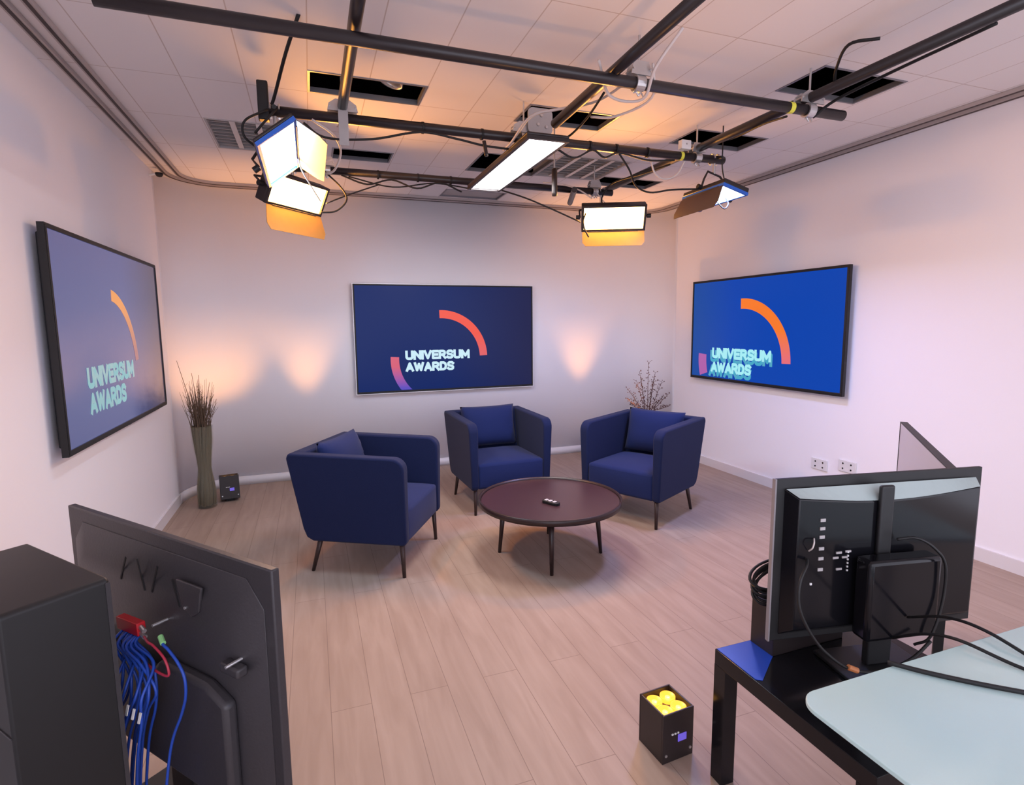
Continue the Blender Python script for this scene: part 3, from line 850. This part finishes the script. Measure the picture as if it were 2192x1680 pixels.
# normal = right x up = (.14,0,.11)x(0,1,0) = (-.11,0,.14) (points up) -> flip by using up=(0,-1,0)
mwk = basis((-0.10, 3.09, 2.341), (0.14, 0, 0.11), (0, -1, 0))
lamp('bluish white panel light with open right door, upper left of the rig', mwk, 0.178, 0.74, 0.022, (0.70, 0.86, 1.0, 1), 7.0, (0.52, 0.76, 1.0), P_KEY,
     [('R', 0.15, 70, 0.0)], 'panel lights hung from the rig', hang=(-0.11, 3.09, PZ), fr=0.014, frame_mat='frameglow')
# left amber light
def euler_basis(pos, bearing, tilt):
    bq, tq = rad(bearing), rad(tilt)
    n = Vector((math.sin(bq)*math.cos(tq), math.cos(bq)*math.cos(tq), -math.sin(tq)))
    r = -n.cross(Vector((0, 0, 1))).normalized(); u = n.cross(r)
    m = Matrix.Identity(4)
    for i in range(3):
        m[i][0] = r[i]; m[i][1] = u[i]; m[i][2] = n[i]; m[i][3] = pos[i]
    return m
lamp('amber panel light with lowered door, under the left bluish light', euler_basis((-0.03, 3.92, 2.335), 132, 27), 0.455, 0.165, 0.08, (1.0, 0.62, 0.22, 1), 9.0, (1.0, 0.38, 0.06), P_AMBER_L,
     [('B', 0.155, 36, 0.02)], 'panel lights hung from the rig', door_mat='doorg', hang=(-0.06, 4.11, PZ), fr=0.016)
lamp('amber panel light facing the camera at the right of the rig', euler_basis((2.23, 3.85, 2.30), 204, 27), 0.455, 0.165, 0.08, (1.0, 0.66, 0.28, 1), 9.0, (1.0, 0.38, 0.06), P_AMBER_R,
     [('B', 0.12, 44, 0.0)], 'panel lights hung from the rig', door_mat='doorg', hang=(2.26, 4.11, PZ), fr=0.016)
mwb = basis((2.545, 3.10, 2.325), (0.17, 0, -0.045), (0.04, -1, 0))
lamp('panel light with blue glow painted on its frame and large dark door, right end of the rig', mwb, 0.17, 0.38, 0.035, (0.62, 0.78, 1.0, 1), 7.0, (0.34, 0.42, 1.0), P_BLUE,
     [('L', 0.15, 78, 0.02), ('B', 0.04, 30, 0.0)], 'panel lights hung from the rig', hang=(2.53, 3.09, PZ), fr=0.014, frame_mat='frameglow')
# long white panel in the centre
cl = basis((1.215, 3.35, 2.46), (1, 0, 0), (0, -1, 0))
lamp('long bright white panel light hanging in the middle of the rig', cl, 0.20, 1.12, 0.022, (0.95, 0.93, 1.0, 1), 8.0, (1.0, 0.93, 0.92), P_CENTRE,
     [], 'panel lights hung from the rig', hang=None, fr=0.02)
for k, yy in enumerate((3.09,)):
    pass

# pendant microphone
mc = thing('hanging_microphone', 'slim dark microphone hanging beside the long panel light', 'microphone', (1.531, 3.40, 2.32))
obj('body', lathe(bmesh.new(), [(0.0, 0), (0.016, 0.002), (0.018, 0.02), (0.018, 0.165), (0.010, 0.175), (0, 0.176)], 20), M['brown'], mc, smooth=True)
obj('stem', tube(bmesh.new(), [(0, 0, 0.17), (0, 0, H-2.32)], 0.005, 8), M['silverp'], mc)

# recessed spotlight seen in the first slot
sp = thing('recessed_spotlight', 'round silver spotlight inside the open ceiling slot, upper left', 'spotlight', (0.475, 3.20, 2.80))
obj('can', lathe(bmesh.new(), [(0.0, 0.16), (0.05, 0.16), (0.062, 0.03), (0.066, 0.0), (0.058, 0.0), (0.052, 0.02), (0.045, 0.1), (0, 0.11)], 28), M['louv'], sp, smooth=True, mw=Matrix.Rotation(rad(18), 4, 'Y'))
obj('duct', T([(0, 0, 0.15), (0.02, 0.01, 0.3), (0.0, 0.0, 0.42)], 0.03, 12), M['lip'], sp)

# fluorescent louvre fixtures (off)
def louvre(label, a, b, c, d):
    t = thing('ceiling_light', label, 'ceiling light', ((a+b)/2, (c+d)/2, H), 0, 'unlit louvred ceiling lights')
    w2, h2 = (b-a)/2, (d-c)/2
    obj('tray', B(-w2, w2, -h2, h2, 0.07, 0.085), M['louvd'], t)
    bm = bmesh.new(); f = 0.012
    box(bm, -w2, w2, -h2, -h2+f, -0.004, 0.07); box(bm, -w2, w2, h2-f, h2, -0.004, 0.07)
    box(bm, -w2, -w2+f, -h2+f, h2-f, -0.004, 0.07); box(bm, w2-f, w2, -h2+f, h2-f, -0.004, 0.07)
    obj('frame', bm, M['silverp'], t)
    for k in range(1, 4):
        x = -w2+2*w2*k/4
        obj('reflector', prism(bmesh.new(), [(x-0.016, 0), (x+0.016, 0), (x+0.004, 0.06), (x-0.004, 0.06)], -h2+f, h2-f, 'y'), M['louv'], t)
    for k in range(1, 9):
        y = -h2+2*h2*k/9
        obj('slat', B(-w2+f, w2-f, y-0.002, y+0.002, 0.004, 0.045), M['louv'], t)
    return t
louvre('unlit louvred ceiling light left of the panel lights', -0.54, 0.06, 3.92, 4.51)
louvre('unlit louvred ceiling light behind the hanging microphone', 1.84, 2.43, 3.93, 4.52)

# ceiling-corner sensor
se = thing('ceiling_sensor', 'small black dome sensor on the left wall near the ceiling', 'sensor', (XL+0.01, 5.22, 2.70))
obj('dome', lathe(bmesh.new(), [(0, -0.02), (0.018, -0.015), (0.028, 0.0), (0.028, 0.012), (0, 0.012)], 20), M['black'], se, smooth=True, mw=Matrix.Translation((0.06, 0, 0)))
obj('bracket', tube(bmesh.new(), [(-0.01, 0, -0.01), (0.05, 0, 0.008)], 0.008, 8), M['white'], se)

# ------------------------------------------------------------------ rig cables
def cable(label, pts, r, m, group='cables along the rig', cat='cable', k=6):
    return tag(obj('cable', T(pts, r, 6, k), m, smooth=True), label, cat, group)
def sag(x0, x1, y, z, n, amp, seed, dy=0.03):
    rnd = random.Random(seed)
    return [(x0+(x1-x0)*i/n, y+rnd.uniform(-dy, dy), z-(amp if i % 2 else 0)*rnd.uniform(0.5, 1.2)) for i in range(n+1)]
cable('black cable sagging between ties under the middle rig pipe, left half', [(0.02, 3.06, 2.50), (0.12, 3.06, 2.44), (0.35, 3.06, 2.455), (0.60, 3.06, 2.515), (0.80, 3.06, 2.50), (0.95, 3.06, 2.48), (1.10, 3.06, 2.475)], 0.006, M['blackr'])
cable('black cable loop below the middle pipe right of the long panel', [(1.40, 3.06, 2.50), (1.50, 3.05, 2.46), (1.62, 3.05, 2.515), (1.70, 3.05, 2.48), (1.80, 3.05, 2.515), (2.0, 3.05, 2.49), (2.2, 3.06, 2.51)], 0.006, M['blackr'])
cable('black cable falling from the middle pipe to the blue light', [(1.80, 3.06, 2.52), (1.90, 3.1, 2.44), (2.00, 3.18, 2.37), (2.12, 3.2, 2.34), (2.25, 3.15, 2.355), (2.42, 3.1, 2.36)], 0.006, M['blackr'])
cable('black cable sagging under the rear rig pipe on the left', sag(0.25, 1.1, 4.08, 2.515, 5, 0.05, 3), 0.006, M['blackr'])
cable('second black cable looping under the rear rig pipe', sag(0.3, 1.2, 4.10, 2.52, 3, 0.04, 5), 0.005, M['blackr'])
cable('black cable from the rear pipe to the right amber light', [(1.30, 4.08, 2.52), (1.55, 4.0, 2.44), (1.75, 3.95, 2.36), (1.98, 3.92, 2.27)], 0.006, M['blackr'])
cable('white cable arching over the rear pipe to the right amber light', [(1.75, 4.10, 2.585), (1.92, 4.08, 2.575), (2.02, 4.02, 2.53), (2.10, 3.96, 2.46)], 0.006, M['whitec'])
cable('black cable hanging from the ceiling to the left end of the middle pipe', [(0.02, 2.55, 2.75), (-0.04, 2.75, 2.68), (-0.10, 3.0, 2.60), (-0.12, 3.06, 2.57)], 0.008, M['blackr'])
cable('black cable looping round the left bluish light to the pipe', [(-0.14, 3.05, 2.54), (-0.24, 3.02, 2.47), (-0.25, 3.02, 2.40), (-0.20, 3.05, 2.36)], 0.006, M['blackr'])
cable('second black cable looping beside the left bluish light', [(-0.10, 3.03, 2.54), (-0.16, 3.0, 2.46), (-0.20, 3.0, 2.41)], 0.006, M['blackr'])
cable('dark cable curling right of the left bluish light', [(0.06, 3.06, 2.52), (0.16, 3.1, 2.47), (0.20, 3.2, 2.42), (0.17, 3.3, 2.35), (0.12, 3.35, 2.34), (0.11, 3.38, 2.40), (0.16, 3.4, 2.43)], 0.006, M['whitec'])
cable('black cable hanging in a loop to the left amber light', [(0.14, 4.05, 2.53), (0.24, 4.0, 2.42), (0.27, 3.95, 2.33), (0.20, 3.92, 2.25), (0.10, 3.90, 2.23)], 0.006, M['blackr'])
cable('black cable slanting from the left amber light to the rear pipe', [(0.14, 3.95, 2.30), (0.30, 4.0, 2.38), (0.50, 4.06, 2.47)], 0.005, M['blackr'])
cable('thin black wire inside the open door of the left bluish light', [(-0.02, 3.25, 2.41), (0.0, 3.4, 2.36), (0.06, 3.6, 2.30), (0.10, 3.75, 2.27)], 0.004, M['whitec'])
cable('white cable following the middle cross pipe to the long panel', [(1.43, 2.3, 2.60), (1.38, 2.55, 2.58), (1.27, 2.75, 2.60), (1.15, 2.85, 2.585), (1.10, 3.02, 2.50), (1.08, 3.1, 2.48)], 0.007, M['whitec'])
cable('white cable hanging in a loop at the top centre clamp', [(1.50, 2.05, 2.70), (1.44, 2.15, 2.58), (1.46, 2.28, 2.50), (1.34, 2.36, 2.53), (1.22, 2.25, 2.62)], 0.007, M['whitec'])
cable('second white cable looping down from the top centre clamp', [(1.46, 2.2, 2.62), (1.52, 2.3, 2.52), (1.45, 2.5, 2.50), (1.38, 2.62, 2.53)], 0.006, M['whitec'])
cable('black cable beside the middle cross pipe', [(1.36, 2.45, 2.58), (1.36, 2.6, 2.53), (1.36, 2.8, 2.50), (1.34, 3.0, 2.50)], 0.006, M['blackr'])
cable('black cable following the right cross pipe towards the camera', [(2.52, 1.5, 2.62), (2.50, 1.9, 2.60), (2.47, 2.15, 2.57), (2.44, 2.25, 2.52)], 0.007, M['blackr'])
cable('pair of dark cables beneath the right cross pipe', [(2.30, 2.28, 2.52), (2.36, 2.5, 2.56), (2.46, 2.8, 2.60), (2.48, 2.95, 2.62)], 0.006, M['blackr'])
cable('black cable arching above the right end of the nearest pipe', [(2.36, 1.85, 2.70), (2.30, 1.95, 2.71), (2.35, 2.05, 2.66), (2.40, 2.1, 2.62)], 0.007, M['blackr'])
cable('pale cable loop hanging below the middle pipe near the blue light', [(2.05, 3.10, 2.53), (2.11, 3.14, 2.45), (2.20, 3.16, 2.42), (2.28, 3.14, 2.45), (2.31, 3.10, 2.53)], 0.006, M['whitec'])
cable('black cable running from the right cross pipe to the amber light clamp', [(2.34, 3.3, 2.56), (2.25, 3.5, 2.54), (2.14, 3.7, 2.52), (2.16, 3.9, 2.47), (2.20, 3.98, 2.42)], 0.006, M['blackr'])
cable('pale safety cable hanging at the right amber light', [(2.22, 4.12, 2.58), (2.16, 4.0, 2.52), (2.20, 3.95, 2.44), (2.25, 3.93, 2.40)], 0.004, M['whitec'])
cable('dark cable loop behind the right amber light', [(1.99, 3.85, 2.32), (1.955, 3.82, 2.26), (1.955, 3.80, 2.20), (1.99, 3.80, 2.14)], 0.006, M['blackr'])
cable('thin safety wire from the ceiling to the blue light', [(2.56, 3.05, 2.75), (2.56, 3.05, 2.62), (2.57, 3.06, 2.50), (2.59, 3.06, 2.42)], 0.004, M['blackr'])
cable('short cable loop hanging under the blue light', [(2.49, 3.0, 2.26), (2.53, 2.98, 2.22), (2.56, 2.98, 2.25), (2.55, 3.0, 2.30)], 0.004, M['blackr'])
tag(obj('power_plug', T([(0.95, 3.05, 2.50), (0.955, 3.045, 2.465), (0.96, 3.04, 2.42)], 0.011, 8), M['brown'], smooth=True), 'small dark plug dangling under the middle rig pipe', 'plug')
tag(obj('pipe_end_bracket', B(-0.185, -0.135, 3.065, 3.115, 2.50, 2.68), M['black'], bevel=0.006), 'black upright bracket on the left end of the middle pipe', 'bracket')

# ------------------------------------------------------------------ wall sockets (right wall)
def socket(label, y, z, n):
    t = thing('wall_socket', label, 'socket', (XR, y, z), 0, 'white wall sockets on the right wall')
    obj('face_plate', B(-0.012, 0, -0.075, 0.075, -0.045, 0.045), M['white'], t, bevel=0.003)
    for k in range(n):
        for q in ((-1, 1) if n == 2 else (0,)):
            yy = (-0.035 + 0.07*k)
            o = obj('socket_hole', tube(bmesh.new(), [(-0.0135, yy, q*0.02), (-0.011, yy, q*0.02)], 0.007, 10), M['black'], t)
    return t
socket('white wall socket with four dark holes below the right television', 3.32, 0.335, 2)
a = socket('white wall socket right of the four-hole one, just above the monitor', 3.07, 0.375, 2)

# ------------------------------------------------------------------ left monitor (seen from behind)
A = Vector((-0.112, 1.315, 0)); d = Vector((-0.64726, 0.76227, 0)); nb = Vector((-0.76227, -0.64726, 0))
# local: x along d (from the near right corner leftwards), y up, z out of the back
def lm_basis():
    m = Matrix.Identity(4)
    # x=d, y=up(z), z = nb ; check handedness: d x up = (dy,-dx,0) = (.762,.647,0) = -nb -> use x=-d
    for i in range(3):
        m[i][0] = -d[i]; m[i][1] = (0, 0, 1)[i]; m[i][2] = nb[i]; m[i][3] = A[i]
    return m
lmw = lm_basis()
LW, LT, LB = 0.98, 0.95, 0.27
lmn = thing('monitor_display', 'large black monitor seen from behind at the lower left', 'monitor', mw=lmw)
obj('panel', B(-LW, 0, LB, LT, -0.022, 0.0), M['backpl'], lmn, bevel=0.004)
bm = bmesh.new()
bv = [(-LW+0.03, LB+0.02), (-0.03, LB+0.02), (-0.03, LT-0.10), (-0.09, LT-0.035), (-LW+0.09, LT-0.035), (-LW+0.03, LT-0.10)]
iv = [(-LW+0.10, LB+0.06), (-0.10, LB+0.06), (-0.10, LT-0.17), (-0.15, LT-0.12), (-LW+0.15, LT-0.12), (-LW+0.10, LT-0.17)]
va_ = [bm.verts.new((x, y, 0.0)) for x, y in bv]; vb_ = [bm.verts.new((x, y, 0.028)) for x, y in iv]
for i in range(6): bm.faces.new((va_[i], va_[(i+1) % 6], vb_[(i+1) % 6], vb_[i]))
bm.faces.new(vb_); bm.faces.new(va_[::-1])
obj('rear_shell', bm, M['backpl'], lmn, bevel=0.006)
bm = bmesh.new()
prism(bm, [(-0.86, LB+0.07), (-0.12, LB+0.07), (-0.12, LB+0.34), (-0.20, LB+0.37), (-0.40, LB+0.37), (-0.44, LB+0.33), (-0.80, LB+0.33), (-0.86, LB+0.29)], 0.026, 0.062, 'z')
obj('electronics_cover', bm, M['backpl'], lmn, bevel=0.012)
for (x0, y0, x1, y1) in ((-0.585, 0.872, -0.625, 0.80), (-0.525, 0.880, -0.50, 0.795), (-0.425, 0.880, -0.465, 0.80), (-0.36, 0.86, -0.335, 0.79)):
    dx, dy = x1-x0, y1-y0; L = math.hypot(dx, dy); px_, py_ = -dy/L*0.0028, dx/L*0.0028
    bm = bmesh.new(); prism(bm, [(x0+px_, y0+py_), (x0-px_, y0-py_), (x1-px_, y1-py_), (x1+px_, y1+py_)], 0.0275, 0.0295, 'z')
    obj('vent_slot', bm, M['blackr'], lmn)
bm = bmesh.new(); prism(bm, [(-0.335, 0.868), (-0.225, 0.868), (-0.245, 0.80), (-0.275, 0.78), (-0.315, 0.80)], 0.026, 0.034, 'z')
obj('mount_recess', bm, M['backpl'], lmn, bevel=0.003)
for x, y in ((-0.30, 0.80), (-0.095, 0.722), (-0.40, 0.74)):
    obj('screw', tube(bmesh.new(), [(x, y, 0.02), (x, y, 0.066 if y < 0.79 else 0.037)], 0.004, 8), M['silver'], lmn)
obj('carry_handle', B(-0.14, -0.07, 0.69, 0.715, 0.026, 0.055), M['backpl'], lmn, bevel=0.006)
# stand under the monitor down to the floor
obj('stand_column', B(-0.56, -0.44, 0.03, 0.60, -0.075, -0.022), M['black'], lmn, bevel=0.01)
obj('stand_foot', B(-0.80, -0.20, 0.0, 0.03, -0.26, 0.05), M['black'], lmn, bevel=0.008)

# red converter with cables, hung on the back of the monitor
rcv = thing('red_video_converter', 'red metal video converter box on the back of the left monitor', 'converter box', mw=lmw @ Matrix.Translation((-0.490, 0.722, 0.074)) @ Matrix.Rotation(rad(3), 4, 'Z'))
obj('housing', B(-0.055, 0.050, -0.017, 0.017, -0.012, 0.010), M['red'], rcv, bevel=0.002)
for k, y in enumerate((0.006, -0.010)):
    c_ = obj('connector', tube(bmesh.new(), [(0.05, y, 0.0), (0.072, y-0.006, 0.003)], 0.006, 10), M['silver'], rcv)
def lcable(label, pts, r, m, name='cable', group='cables behind the left monitor', k=8):
    return tag(obj(name, T([lmw @ Vector(p) for p in pts], r, 7, k), m, smooth=True), label, 'cable', group)
lcable('red coaxial cable looping below the red converter', [(-0.420, 0.712, 0.078), (-0.379, 0.715, 0.09), (-0.352, 0.712, 0.09), (-0.308, 0.693, 0.09), (-0.292, 0.663, 0.09), (-0.303, 0.648, 0.09), (-0.357, 0.646, 0.09), (-0.43, 0.655, 0.088), (-0.49, 0.660, 0.085), (-0.51, 0.695, 0.08)], 0.0032, M['redc'])
lcable('blue coaxial cable arching right with a green collar', [(-0.330, 0.738, 0.082), (-0.308, 0.730, 0.09), (-0.285, 0.722, 0.09), (-0.248, 0.700, 0.09), (-0.225, 0.670, 0.09), (-0.226, 0.622, 0.09), (-0.251, 0.565, 0.09), (-0.30, 0.45, 0.10), (-0.34, 0.2, 0.12), (-0.34, 0.01, 0.16)], 0.0036, M['bluem'])
tag(obj('cable_collar', tube(bmesh.new(), [lmw @ Vector((-0.332, 0.739, 0.082)), lmw @ Vector((-0.308, 0.731, 0.089))], 0.0065, 10), M['green']), 'green collar on the end of the arching blue cable', 'connector')
rn = random.Random(4)
for k in range(16):
    f = k/15
    x0 = -0.525+0.075*f+rn.uniform(-.004, .004)
    x1 = -0.500+0.14*f+rn.uniform(-.008, .008)
    x2 = -0.47+0.15*f+rn.uniform(-.015, .015)
    x3 = -0.50+0.16*f+rn.uniform(-.02, .02)
    o1 = 0.082+0.028*((k*7) % 4)/3; o2 = 0.090+0.05*((k*5) % 4)/3
    lcable('blue coaxial cable hanging in the bundle under the red converter', [(x0, 0.705, 0.074), (x0+0.015, 0.69, o1), (x1, 0.665, o1), (x2, 0.61, o2), (x3, 0.54, o2), (x3-0.04-0.06*(1-f), 0.42, o2), (x3-0.08-0.1*(1-f), 0.2, o2), (x3-0.08-0.1*(1-f), 0.008, o2)], 0.0036, M['bluem'], group='blue cables in the bundle under the red converter')
for k in range(3):
    x = -0.35+0.028*k
    bm = bmesh.new(); prism(bm, [(x, 0.60), (x+0.009, 0.601), (x-0.006, 0.568), (x-0.015, 0.567)], 0.160, 0.162, 'z', mtx=lmw)
    tag(obj('cable_label', bm, M['white']), 'white paper cable label in the bundle, ' + ('leftmost', 'middle one', 'rightmost')[k], 'label', 'white cable labels')

# black equipment tower in front of that monitor's left part
eq = thing('equipment_tower', 'tall black rounded equipment case at the left edge', 'equipment case', mw=lmw @ Matrix.Translation((-0.475, 0, 0.275)))
bm = bmesh.new(); prism(bm, rrect(-0.30, 0.135, 0.0, 0.93, 0.012), -0.10, 0.10, 'z'); obj('case', bm, M['black'], eq, bevel=0.006)
obj('edge_strip', B(0.1352, 0.137, 0.02, 0.92, -0.10, -0.09), M['backpl'], eq)
obj('lid_seam', B(-0.29, 0.13, 0.66, 0.664, 0.1002, 0.102), M['backpl'], eq)

# ------------------------------------------------------------------ right side: black side table, box, monitor
lt = thing('side_table', 'glossy black square side table under the right monitor', 'side table', (1.18, 0.81, 0))
obj('table_top', B(0, 0.60, 0, 0.55, 0.40, 0.45), M['lack'], lt, bevel=0.0015)
for x in (0, 0.55):
    for y in (0, 0.50):
        obj('leg', B(x, x+0.05, y, y+0.05, 0, 0.40), M['lack'], lt)
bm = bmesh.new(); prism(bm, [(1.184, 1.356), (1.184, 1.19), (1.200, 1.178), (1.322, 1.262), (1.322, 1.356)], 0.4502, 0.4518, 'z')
tag(obj('blue_reflection', bm, M['bluerefl']), 'bright blue reflection painted on the left corner of the black side table', 'painted reflection')  # added patch standing in for a blue reflection in the table top
bx = thing('black_box', 'matt black box standing on the side table behind the monitor', 'box', (1.318, 1.26, 0.45))
obj('case', B(0, 0.30, 0, 0.095, 0, 0.155), M['brown'], bx, bevel=0.003)
obj('lid', B(0.004, 0.296, 0.004, 0.091, 0.155, 0.160), M['black'], bx)
# coil of cable on the box
cc = bmesh.new()
for k in range(7):
    R_ = 0.105-0.006*(k % 3); ph = 0.4*k
    P_ = []
    for i in range(33):
        a = 2*PI*i/32
        P_.append((1.385+R_*math.cos(a)+0.006*math.sin(ph), 1.308+R_*0.40*math.sin(a)+0.003*k, 0.655+0.005*k+0.036*math.sin(a+0.5)+0.008*math.cos(ph+a)))
    tube(cc, P_, 0.0048, 6)
tag(obj('coiled_cable', cc, M['blackr'], smooth=True), 'coil of black cable resting on the black box', 'coiled cable')

RA = Vector((1.235, 1.20, 0)); rb = rad(-10.4)
def rbasis():
    x = Vector((math.cos(rb), math.sin(rb), 0)); u = Vector((0, 0, 1)); n = x.cross(u)   # n points towards -y (camera): back of monitor
    m = Matrix.Identity(4)
    for i in range(3):
        m[i][0] = x[i]; m[i][1] = u[i]; m[i][2] = n[i]; m[i][3] = RA[i]
    return m
rmw = rbasis()
RW, RT, RB = 0.70, 1.05, 0.555
rm = thing('monitor_display', 'black monitor seen from behind on the right side table', 'monitor', mw=rmw)
obj('panel', B(0, RW, RB, RT, -0.012, 0.0), M['black'], rm, bevel=0.002)
obj('edge_frame', B(-0.002, 0.003, RB, RT, -0.012, 0.002), M['louvd'], rm)
bm = bmesh.new()
ov = [(0.02, RB+0.02), (RW-0.02, RB+0.02), (RW-0.02, RT-0.03), (0.02, RT-0.03)]
# curved top of rear shell
top = [(0.03+(RW-0.06)*i/16, RT-0.030) for i in range(17)]
low = [(0.05+(RW-0.10)*i/16, RT-0.050-0.022*math.sin(PI*i/16)) for i in range(17)]
VT = [bm.verts.new((x, y, 0.001)) for x, y in top]; VL = [bm.verts.new((x, y, 0.040)) for x, y in low]
for i in range(16): bm.faces.new((VT[i], VT[i+1], VL[i+1], VL[i]))
bl, br_ = bm.verts.new((0.05, RB+0.05, 0.040)), bm.verts.new((RW-0.05, RB+0.05, 0.040))
bm.faces.new(VL+[br_, bl])
b0, b1 = bm.verts.new((0.03, RB+0.02, 0.001)), bm.verts.new((RW-0.03, RB+0.02, 0.001))
bm.faces.new((VT[0], VL[0], bl, b0)); bm.faces.new((VT[-1], b1, br_, VL[-1])); bm.faces.new((bl, br_, b1, b0))
obj('rear_shell', bm, M['lack'], rm, bevel=0.003)
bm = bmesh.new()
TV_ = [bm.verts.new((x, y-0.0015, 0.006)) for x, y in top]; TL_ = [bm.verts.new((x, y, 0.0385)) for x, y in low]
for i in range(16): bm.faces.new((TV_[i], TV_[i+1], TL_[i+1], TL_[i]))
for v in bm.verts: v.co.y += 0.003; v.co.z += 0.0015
tb = obj('bevel_reflection', bm, M['bevelrefl'], rm); tb['label'] = 'painted pale reflection along the curved top of the monitor back'  # extra pale skin over the shell, a painted reflection
obj('stand_mount', B(0.30, 0.345, RB+0.02, RT-0.022, 0.040, 0.055), M['black'], rm, bevel=0.006)
# rear power box on the mount
obj('rear_box', B(0.225, 0.46, RB+0.035, RB+0.275, 0.055, 0.115), M['lack'], rm, bevel=0.012)
for k, y in enumerate((0.93, 0.905, 0.88, 0.845, 0.815, 0.782)):
    obj('port', B(0.118, 0.134, y, y+0.009, 0.040, 0.0425), M['silverp'], rm)
for k, (x, y) in enumerate(((0.175, 0.83), (0.165, 0.815), (0.178, 0.78), (0.195, 0.815), (0.205, 0.832))):
    obj('port', B(x, x+0.018, y, y+0.006, 0.040, 0.0425), M['silverp'], rm)
for k in range(6):
    obj('button', B(0.212, 0.216, 0.775+0.011*k, 0.780+0.011*k, 0.040, 0.043), M['white'], rm)
obj('indicator', B(0.095, 0.101, 0.742, 0.748, 0.040, 0.043), M['white'], rm)
obj('stand_neck', B(0.31, 0.39, 0.462, 0.62, 0.01, 0.035), M['black'], rm, bevel=0.004)
obj('stand_base', B(0.21, 0.49, 0.4505, 0.462, -0.07, 0.13), M['black'], rm, bevel=0.003)
def rcable(label, pts, r, m, group='cables behind the right monitor', k=8):
    return tag(obj('cable', T([rmw @ Vector(p) for p in pts], r, 7, k), m, smooth=True), label, 'cable', group)
rcable('black cable curving in a wide arc behind the right monitor', [(0.080, 0.822, 0.045), (0.055, 0.818, 0.075), (0.018, 0.785, 0.10), (0.012, 0.72, 0.11), (0.04, 0.65, 0.12), (0.085, 0.59, 0.13), (0.15, 0.545, 0.15), (0.24, 0.535, 0.16), (0.33, 0.56, 0.16), (0.40, 0.60, 0.15)], 0.0045, M['black'])
rcable('black cable arching from the top of the rear power box', [(0.34, 0.875, 0.075), (0.38, 0.885, 0.10), (0.42, 0.86, 0.12), (0.45, 0.81, 0.13), (0.45, 0.7, 0.13), (0.42, 0.6, 0.13), (0.40, 0.56, 0.10)], 0.004, M['black'])
rcable('short cable loop left of the ports on the right monitor', [(0.10, 0.882, 0.042), (0.088, 0.876, 0.058), (0.082, 0.862, 0.06), (0.083, 0.848, 0.045)], 0.0022, M['whitec'])
tag(obj('cable_collar', tube(bmesh.new(), [rmw @ Vector((0.142, 0.552, 0.150)), rmw @ Vector((0.168, 0.541, 0.153))], 0.008, 10), M['orangec']), 'copper coloured collar on the arcing black cable', 'connector')

# glass desk in front (its far edge)
gd = thing('glass_desk', 'pale green glass desk top with rounded corner, lower right', 'desk', (0, 0, 0))
bm = bmesh.new(); prism(bm, rrect(0.895, 2.1, -0.1, 0.795, 0.05, 8), 0.728, 0.738, 'z'); obj('glass_top', bm, M['deskglass'], gd, bevel=0.002)
for x in (1.35, 1.95):
    for y in (0.0, 0.35):
        obj('leg', tube(bmesh.new(), [(x, y, 0.0), (x, y, 0.728)], 0.02, 12), M['silverp'], gd)
cable('black power cable trailing over the glass desk', [(1.17, 0.80, 0.745), (1.22, 0.74, 0.744), (1.30, 0.66, 0.744), (1.40, 0.58, 0.744), (1.60, 0.45, 0.744)], 0.005, M['blackr'], 'cables on the glass desk')
cable('thin black cable dropping from the monitor onto the glass desk', [(1.52, 1.03, 0.60), (1.44, 0.90, 0.70), (1.40, 0.80, 0.75), (1.42, 0.70, 0.744), (1.44, 0.62, 0.744)], 0.004, M['blackr'], 'cables on the glass desk')
cable('second black cable dropping from the monitor onto the glass desk', [(1.56, 1.02, 0.66), (1.52, 0.9, 0.73), (1.50, 0.80, 0.752), (1.48, 0.68, 0.744)], 0.004, M['blackr'], 'cables on the glass desk')

# pale panel standing at the right edge
pn = thing('floor_partition', 'pale grey upright panel with dark edge by the right wall', 'panel', (2.646, 1.82, 0), math.atan2(-0.68, -0.73))
obj('panel', B(0, 0.95, -0.012, 0.012, 0.06, 1.013), M['panel'], pn)
bm = bmesh.new()
box(bm, -0.008, 0, -0.014, 0.014, 0.05, 1.017); box(bm, 0, 0.95, -0.014, 0.014, 1.013, 1.017); box(bm, 0.95, 0.962, -0.014, 0.014, 0.05, 1.017); box(bm, 0, 0.95, -0.014, 0.014, 0.05, 0.06)
obj('edge_frame', bm, M['black'], pn)
for x in (0.12, 0.83):
    obj('foot', B(x-0.02, x+0.02, -0.16, 0.16, 0, 0.05), M['silverp'], pn, bevel=0.004)
